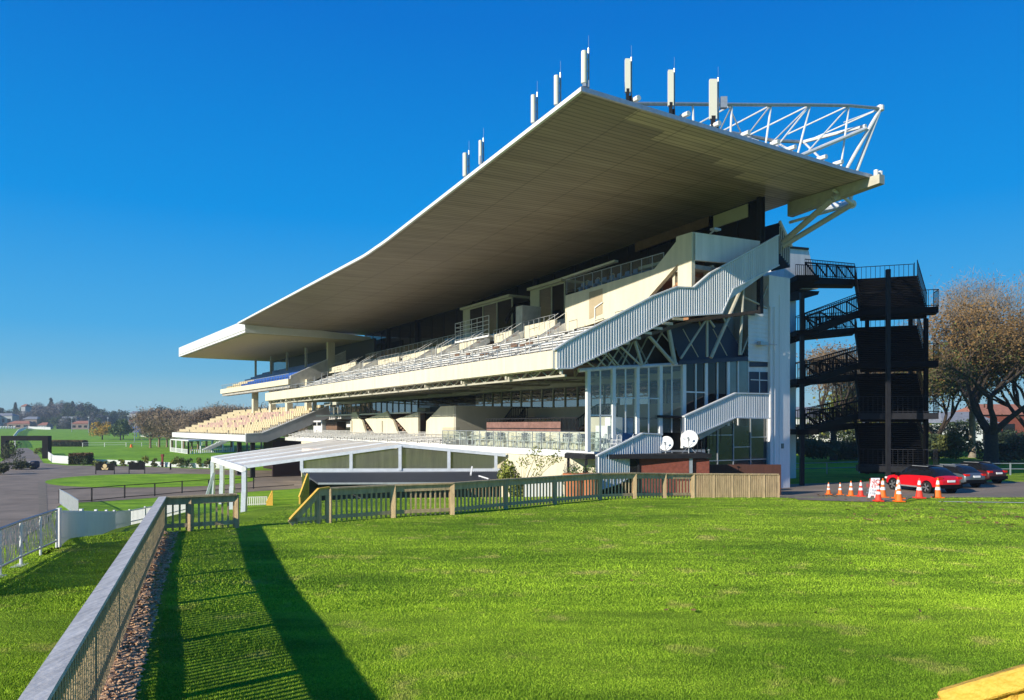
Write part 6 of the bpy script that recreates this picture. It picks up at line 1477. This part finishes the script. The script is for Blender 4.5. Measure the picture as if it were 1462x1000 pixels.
# ------------------------------------------------------------------ trees
def branch(mb, tw_, p, d, L, r, depth, rg, tips, spread=.6, up=.12, split=3, nseg=4, minr=.02, n=6):
    q = p; dd = d.normalized(); 
    for s in range(nseg):
        nx_ = (dd + Vector((rg.gauss(0, .16), rg.gauss(0, .16), rg.gauss(0, .10) + up * .5))).normalized()
        q2 = q + nx_ * (L / nseg); r0 = r * (1 - .38 * s / nseg); r1 = r * (1 - .38 * (s + 1) / nseg)
        (mb if r1 > .035 else tw_).tube(q, q2, r0, n if r > .12 else 4 if r > .05 else 3, r1, cap=False)
        if depth <= 3 and s >= 1: 
            sd = (nx_ + Vector((rg.gauss(0, .7), rg.gauss(0, .7), rg.gauss(.1, .5)))).normalized(); 
            if depth > 0: branch(mb, tw_, q2, sd, L * rg.uniform(.45, .65), r1 * .5, depth - 2 if depth > 1 else 0, rg, tips, spread, up, split, nseg, minr, n)
        q = q2; dd = nx_
    if depth <= 0: tips.append((q, dd)); return
    for i in range(split if depth > 1 else 2):
        a = rg.uniform(0, 6.28) + i * 2.1; side = dd.cross(Vector((math.cos(a), math.sin(a), .3))).normalized()
        nd = (dd + side * rg.uniform(spread * .6, spread * 1.3)).normalized()
        branch(mb, tw_, q, nd, L * rg.uniform(.62, .82), r * .60 * rg.uniform(.85, 1.1), depth - 1, rg, tips, spread, up, split, nseg, minr, n)
def tree(name, label, c, h, seed, trunk_m, leafm, nleaf, leafsize, depth=5, spread=.6, group=None, slivers=0, wr_=.5, spreadtip=.9, trunk_h=.18, r=None, split=3, twm=None, lfn=None, lean=(0, 0), cat='tree'):
    th = thing(name, label, cat, c, 0, group); rg = random.Random(seed); mb = MB(); tw_ = MB(); tips = []
    r = r or h * .028; base = Vector(c) - Vector((0, 0, .3))
    top = base + Vector((lean[0], lean[1], h * trunk_h)); mb.tube(base, base + (top - base) * .3, r * 1.5, 9, r * 1.1, cap=False); mb.tube(base + (top - base) * .3, top, r * 1.1, 9, r, cap=False)
    for i in range(4 if split > 2 else 3):
        a = i * 1.6 + rg.uniform(-.4, .4); d = Vector((math.cos(a) * spread, math.sin(a) * spread, .85))
        branch(mb, tw_, top, d, h * .26, r * .62, depth, rg, tips, spread, .12, split)
    mb.build('trunk', trunk_m, th, smooth=True)
    lf = MB()
    if leafm is not None and tips:
        per = max(1, nleaf // len(tips)); n_m = len(leafm) if isinstance(leafm, (list, tuple)) else 1
        for q, dd in tips:
            if n_m > 1: lf.mi = lfn(q, rg) if lfn else rg.randrange(n_m)
            k = rg.random() ** 2.2 * 3.2
            for j in range(int(per * k) + 1):
                o_ = Vector((rg.gauss(0, spreadtip), rg.gauss(0, spreadtip), rg.gauss(0, spreadtip * .7))); s_ = leafsize * rg.uniform(.6, 1.3)
                u = Vector((rg.gauss(0, 1), rg.gauss(0, 1), rg.gauss(0, 1))).normalized() * s_; w = u.cross(Vector((rg.gauss(0, 1), rg.gauss(0, 1), rg.gauss(0, 1)))).normalized() * s_ * wr_; p = q + o_
                lf.add([p - u * .5, p + w, p + u * .5, p - w], [(0, 1, 2, 3)])
    if slivers:
        sv = MB(); per = max(1, slivers // len(tips))
        for q, dd in tips:
            for j in range(per):
                o_ = Vector((rg.gauss(0, spreadtip * .8), rg.gauss(0, spreadtip * .8), rg.gauss(0, spreadtip * .6))); u = (dd + Vector((rg.gauss(0, .6), rg.gauss(0, .6), rg.gauss(.2, .5)))).normalized() * rg.uniform(.4, 1.1); w = u.cross(Vector((rg.gauss(0, 1), rg.gauss(0, 1), rg.gauss(0, 1)))).normalized() * .018; p = q + o_
                sv.add([p - u * .5 - w, p - u * .5 + w, p + u * .5], [(0, 1, 2)])
        sv.build('fine_twigs', twm or trunk_m, th)
    if tw_.f: tw_.build('twigs', twm or trunk_m, th)
    if lf.f: lf.build('foliage', leafm, th)
    return th
def place(x, yb, Y): X = (x - CX) / F * Y; return (X, Y, H(X, Y))
hi_mix = lambda thr: (lambda q, rg: 0 if q.z > thr + rg.gauss(0, 1.6) else 1)
tree('oak_tree', 'big spreading oak with thick dark limbs and rusty brown leaves behind the cars', place(1415, 690, 78), 17.0, 4, bark, [leaf_o, leaf_g], 30000, .19, 5, .85, spreadtip=1.0, trunk_h=.2, r=.62, lfn=hi_mix(6.5), twm=oaktwig, slivers=7000)
tree('pale_bare_tree', 'tall pale tree almost bare at its top, rising above the oak', place(1388, 690, 96), 20.5, 12, barkp, [leaf_o], 3500, .15, 5, .50, spreadtip=.8, trunk_h=.3, r=.36, twm=barkp, slivers=11000)
tree('rusty_tree', 'rust coloured tree at the right edge of the frame', place(1475, 690, 88), 16.5, 21, bark, [leaf_o, leaf_g], 22000, .21, 5, .75, spreadtip=1.1, trunk_h=.2, r=.5, lfn=hi_mix(4), twm=oaktwig, slivers=5000)
tree('olive_tree', 'dark olive leaved tree partly behind the stair tower', place(1335, 690, 92), 13.5, 30, bark, [leaf_g, leaf_o], 20000, .21, 5, .8, spreadtip=1.1, trunk_h=.2, r=.4, lfn=lambda q, rg: 0 if rg.random() < .6 else 1, twm=oaktwig, slivers=5000)
tree('grey_tree', 'twiggy grey tree seen through the ramps of the stair tower', place(1190, 690, 88), 13.0, 41, bark, [leaf_g, leaf_o], 5000, .18, 5, .62, spreadtip=.8, trunk_h=.25, r=.34, lfn=lambda q, rg: 0 if q.z < 3 else 1, twm=barkp, slivers=9000)
tree('yellowish_tree', 'yellow green tree low behind the middle of the stair tower', place(1240, 690, 100), 10.5, 52, bark, [leaf_g, leaf_b], 7000, .34, 4, .8, spreadtip=1.2, trunk_h=.2, r=.3, twm=twig)
rg = random.Random(77)
for i, (x, Y, w, h, lab) in enumerate(((1150, 108, 12, 4.5, 'dark evergreen shrub low behind the left of the stair tower'), (1225, 112, 13, 4.2, 'dark evergreen shrub low behind the middle of the stair tower'), (1300, 106, 12, 5.0, 'dark evergreen shrub behind the front of the red car'), (1372, 110, 12, 5.2, 'dark evergreen shrub behind the dark car'), (1450, 112, 13, 3.6, 'dark evergreen shrub at the right edge behind the rails'), (1360, 84, 5, 3.5, 'dry tan shrub at the foot of the oak'), (1165, 86, 9, 2.6, 'low dark shrub added as shade on the lawn, left of the tower foot'), (1205, 90, 8, 2.2, 'low dark shrub added as shade behind the middle cones'), (1330, 88, 9, 3.2, 'dark shrub added as shade above the roof of the red car'), (1445, 84, 10, 2.4, 'low dark shrub added as shade near the right edge behind the pipe rail'))):  # the nearer low shrubs are added to darken the lawn like shade
    bush('evergreen_shrub' if i != 5 else 'dry_shrub', lab, 'shrub', place(x, 0, Y), w, 5, h, 3600 if i != 5 else 1500, .36, leaf_d if i != 5 else leaf_g, 26, 60 + i, 'shrubs behind the car park' if i != 5 else None, stems=False)
def pxrail(pts, h, m_, label, name='pipe_rail', rails=(.95, .5), every=3.0):
    P = [place(x, 0, Y) for x, Y in pts]; return railing(name, label, P, h, m_, every=every, rails=rails, cat='rail')
pxrail([(1132, 62), (1272, 66)], 1.0, galv, 'thin grey pipe rail behind the row of cones')
pxrail([(1385, 62), (1500, 62)], 1.0, galv, 'thin grey pipe rail right of the parked cars')
pxrail([(1168, 98), (1290, 98)], 1.5, white, 'white three bar rail seen through the foot of the stair tower', 'white_rail', (1, .6, .25))
pxrail([(1425, 92), (1540, 92)], 1.5, white, 'white three bar rail at the right edge', 'white_rail', (1, .6, .25))
def house(x, Y, w, hh, dp, wallm, roofm, label, rise=2.0, base=None, nwin=3):
    p = place(x, 0, Y); th = thing('house', label, 'house', p); z = p[2] - .5; X0, X1 = p[0] - w / 2, p[0] + w / 2
    b = MB(); b.box((X0, Y, z), (X1, Y + dp, z + hh)); b.build('wall', wallm, th)
    b = MB(); b.prism([(X0 - .5, Y - .5, z + hh), (X1 + .5, Y - .5, z + hh), (X1 - w * .15, Y + dp / 2, z + hh + rise), (X0 + w * .15, Y + dp / 2, z + hh + rise)], (0, .02, 0)) if False else b.add([(X0 - .5, Y - .5, z + hh), (X1 + .5, Y - .5, z + hh), (X1 + .5, Y + dp + .5, z + hh), (X0 - .5, Y + dp + .5, z + hh), (X0 + w * .18, Y + dp / 2, z + hh + rise), (X1 - w * .18, Y + dp / 2, z + hh + rise)], [(0, 1, 5, 4), (2, 3, 4, 5), (1, 2, 5), (3, 0, 4), (0, 3, 2, 1)])
    b.build('roof', roofm, th)
    for i in range(nwin):
        xx = X0 + w * (i + .5) / nwin; b = MB(); b.box((xx - w * .09, Y - .06, z + hh * .4), (xx + w * .09, Y + .02, z + hh * .75)); b.build('window', glassd, th)
house(1440, 135, 12, 6.5, 8, brick, tileroof, 'brick house with tiled roof behind the trees at the right edge'); house(1385, 130, 9, 5, 8, white, greyroof, 'small white house behind the trunk of the oak'); house(1150, 135, 10, 6, 8, wallw, greyroof, 'pale house glimpsed through the base of the stair tower'); house(1238, 128, 7, 3.4, 6, white, greyroof, 'low white shed behind the white three bar rail')
# distant tree kinds: one of each is built, the rest are copies
def far_tree(kind, seed):
    rg = random.Random(seed)
    if kind == 'bare':
        th = tree('bare_tree', 'x', (0, 0, 0), 12.5, seed, twig, [twig], 7000, .95, 3, .72, wr_=.07, spreadtip=.95, trunk_h=.2, r=.26, twm=twig)
        for ch in th.children:
            if ch.name.startswith('foliage'): ch.name = 'fine_twigs'
        return th
    th = thing('evergreen_tree' if kind != 'grey' else 'bare_tree', 'x', 'tree', (0, 0, 0)); m_ = {'dark': leaf_d, 'mid': leaf_m, 'grey': twigg, 'conifer': leaf_d, 'yellow': leaf_y}[kind]
    b = MB(); b.tube((0, 0, -1), (0, 0, 7), .35, 6, .15); b.build('trunk', bark, th)
    b = MB(); n = 26 if kind != 'conifer' else 18
    for k in range(n):
        if kind == 'conifer': z = 3 + k * .55; rr_ = max(.6, 3.2 * (1 - k / n)); a = k * 2.4; leafball(b, (math.cos(a) * rr_ * .4, math.sin(a) * rr_ * .4, z), rr_, rr_, .8, 90, .7, rg, .2)
        else:
            a = rg.uniform(0, 6.28); rr_ = rg.uniform(.5, 4.2); z = rg.uniform(2.6, 9.5 - rr_ * .6); s_ = rg.uniform(1.2, 2.1)
            leafball(b, (math.cos(a) * rr_, math.sin(a) * rr_, z), s_, s_, s_ * .75, 85 if kind != 'grey' else 70, .75 if kind != 'grey' else .55, rg, .35)
    b.build('foliage' if kind != 'grey' else 'twigs', m_, th); return th
protos = {k: [far_tree(k, s) for s in ((101, 102, 103) if k in ('bare', 'dark', 'grey') else (104, 105))] for k in ('bare', 'dark', 'mid', 'grey', 'conifer', 'yellow')}
used_p = set()
def put_tree(kind, i, p, sc, label, group):
    pr = protos[kind][i % len(protos[kind])]; o = pr if pr not in used_p else copy_tree(pr); used_p.add(pr)
    o.location = p; o.scale = (sc, sc, sc); o.rotation_euler = (0, 0, i * 1.3); o['label'] = label; o['group'] = group
rg = random.Random(5); order = ['leftmost'] + nth[1:] + ['twenty-%s' % w for w in nth[:9]]
bx_ = [(214 + i * 11.5 + rg.uniform(-3, 3), 205 + rg.uniform(-18, 25)) for i in range(22)]
tops_ = [577, 574, 576, 574, 577, 580, 578, 573, 570, 568, 566, 568, 570, 572, 572, 572, 572, 572, 572, 572, 572, 572]
for i, (x, Y) in enumerate(bx_):
    p = place(x, 0, Y); hh = (HY - tops_[i] - rg.uniform(-3, 3)) / F * Y - p[2]
    put_tree('bare', i, p, hh / 13.0, 'bare brown tree behind the track, %s from the left in the belt' % order[i], 'belt of bare brown trees')
hill = [(-30, 574, 'dark'), (-14, 578, 'mid'), (2, 577, 'dark'), (14, 580, 'dark'), (24, 575, 'conifer'), (30, 582, 'mid'), (36, 576, 'dark'), (46, 571, 'grey'), (54, 570, 'grey'), (62, 572, 'grey'), (75, 566, 'conifer'), (70, 573, 'dark'), (84, 569, 'grey'), (92, 570, 'grey'), (100, 571, 'dark'), (106, 570, 'conifer'), (113, 572, 'grey'), (118, 574, 'grey'), (126, 572, 'dark'), (134, 574, 'dark'), (142, 578, 'mid'), (149, 579, 'dark'), (158, 584, 'mid'), (166, 585, 'dark'), (176, 580, 'dark'), (184, 584, 'mid'), (193, 588, 'dark'), (203, 583, 'dark'), (210, 586, 'dark'), (220, 586, 'mid'), (232, 576, 'dark'), (240, 580, 'dark')]
nm = {'dark': 'dark evergreen tree', 'mid': 'mid green tree', 'grey': 'grey leafless tree', 'conifer': 'pointed dark conifer', 'yellow': 'bright yellow tree'}
cnt = {}
for row in range(3):
    for i, (x, yt, kd) in enumerate(hill):
        Y = (640, 585, 545)[row] + rg.uniform(-14, 14); x_ = x + row * 4 - 2; yt_ = yt + (0, 9, 22)[row] + rg.uniform(-2, 3)
        if row: kd = rg.choice(['dark', 'mid', 'grey', 'dark', 'grey'])
        if row == 2 and rg.random() < .3: continue
        p = place(x_, 0, Y); hh = (HY - yt_) / F * Y - p[2]; c_ = cnt.setdefault((kd, row), 0); cnt[(kd, row)] += 1
        put_tree(kd, i + row, p, max(.35, hh / (11.0 if kd != 'conifer' else 13.0)), '%s on the far hill, %s such from left, %s row' % (nm[kd], order[c_], ('back', 'middle', 'front')[row]), 'trees on the far hill')
for i, (x, Y, yt, kd, lab) in enumerate(((146, 325, 594, 'yellow', 'bright yellow tree between the far poles'), (172, 318, 592, 'mid', 'round dark green tree just right of the yellow ones'), (176, 330, 594, 'dark', 'dark tree behind the round green one'))):
    p = place(x, 0, Y); put_tree(kd, i, p, ((HY - yt) / F * Y - p[2]) / 11.5, lab, 'trees beside the far poles')
wallg = mat('far_house_wall', (.36, .38, .40), .8); walld = mat('far_house_brown', (.20, .15, .12), .8)
for x, Y, w, hh, wm, rm, lab in ((4, 566, 14, 8.5, wallg, greyroof, 'pale blue grey apartment house at the far left'), (-22, 560, 18, 8, wallg, greyroof, 'grey house beyond the left edge of the lawn'), (33, 606, 3.4, 15, wallg, tileroof, 'narrow white gable with a red roof high among the far trees'), (26, 532, 16, 4.0, walld, tileroof, 'brown house low behind the path, left of the trees'), (42, 560, 11, 6.5, walld, greyroof, 'brown house with a grey roof under the grey trees'), (60, 528, 6, 3.2, wallg, tileroof, 'white cottage with an orange roof at the lawn edge'), (95, 552, 15, 7.2, white, greyroof, 'long white roofed building right of the cottage'), (114, 528, 12, 4.6, walld, tileroof, 'tan house with a brown roof beside the far poles'), (190, 606, 6, 11, wallg, greyroof, 'small white hillside house above the green shed'), (203, 570, 22, 6, walld, tileroof, 'brown house low left of the green shed')):
    house(x, Y, w, hh, 8, wm, rm, lab, 2.0, nwin=3)
hedge(82, 96, 606, 613, 'dark clipped hedge at the far edge of the lawn', leaf_d, None, 6, 1.2, 500)
for prs in protos.values():
    for pr in prs:
        if pr not in used_p:
            for o_ in [pr] + list(pr.children): bpy.data.objects.remove(o_)
# ------------------------------------------------------------------ the air
hz = MB(); hz.box((-1200, -60, -9), (900, 1300, 23)); hz = hz.build('haze', bpy.data.materials.new('haze_air')); hz['kind'] = 'stuff'
hm = bpy.data.materials['haze_air']; hm.use_nodes = True; hn = hm.node_tree.nodes; hn.remove(hn['Principled BSDF'])
pv = hn.new('ShaderNodeVolumePrincipled'); pv.inputs['Color'].default_value = (.66, .80, .95, 1); pv.inputs['Density'].default_value = 0.00032; pv.inputs['Anisotropy'].default_value = 0.2
hm.node_tree.links.new(pv.outputs[0], hn['Material Output'].inputs['Volume'])
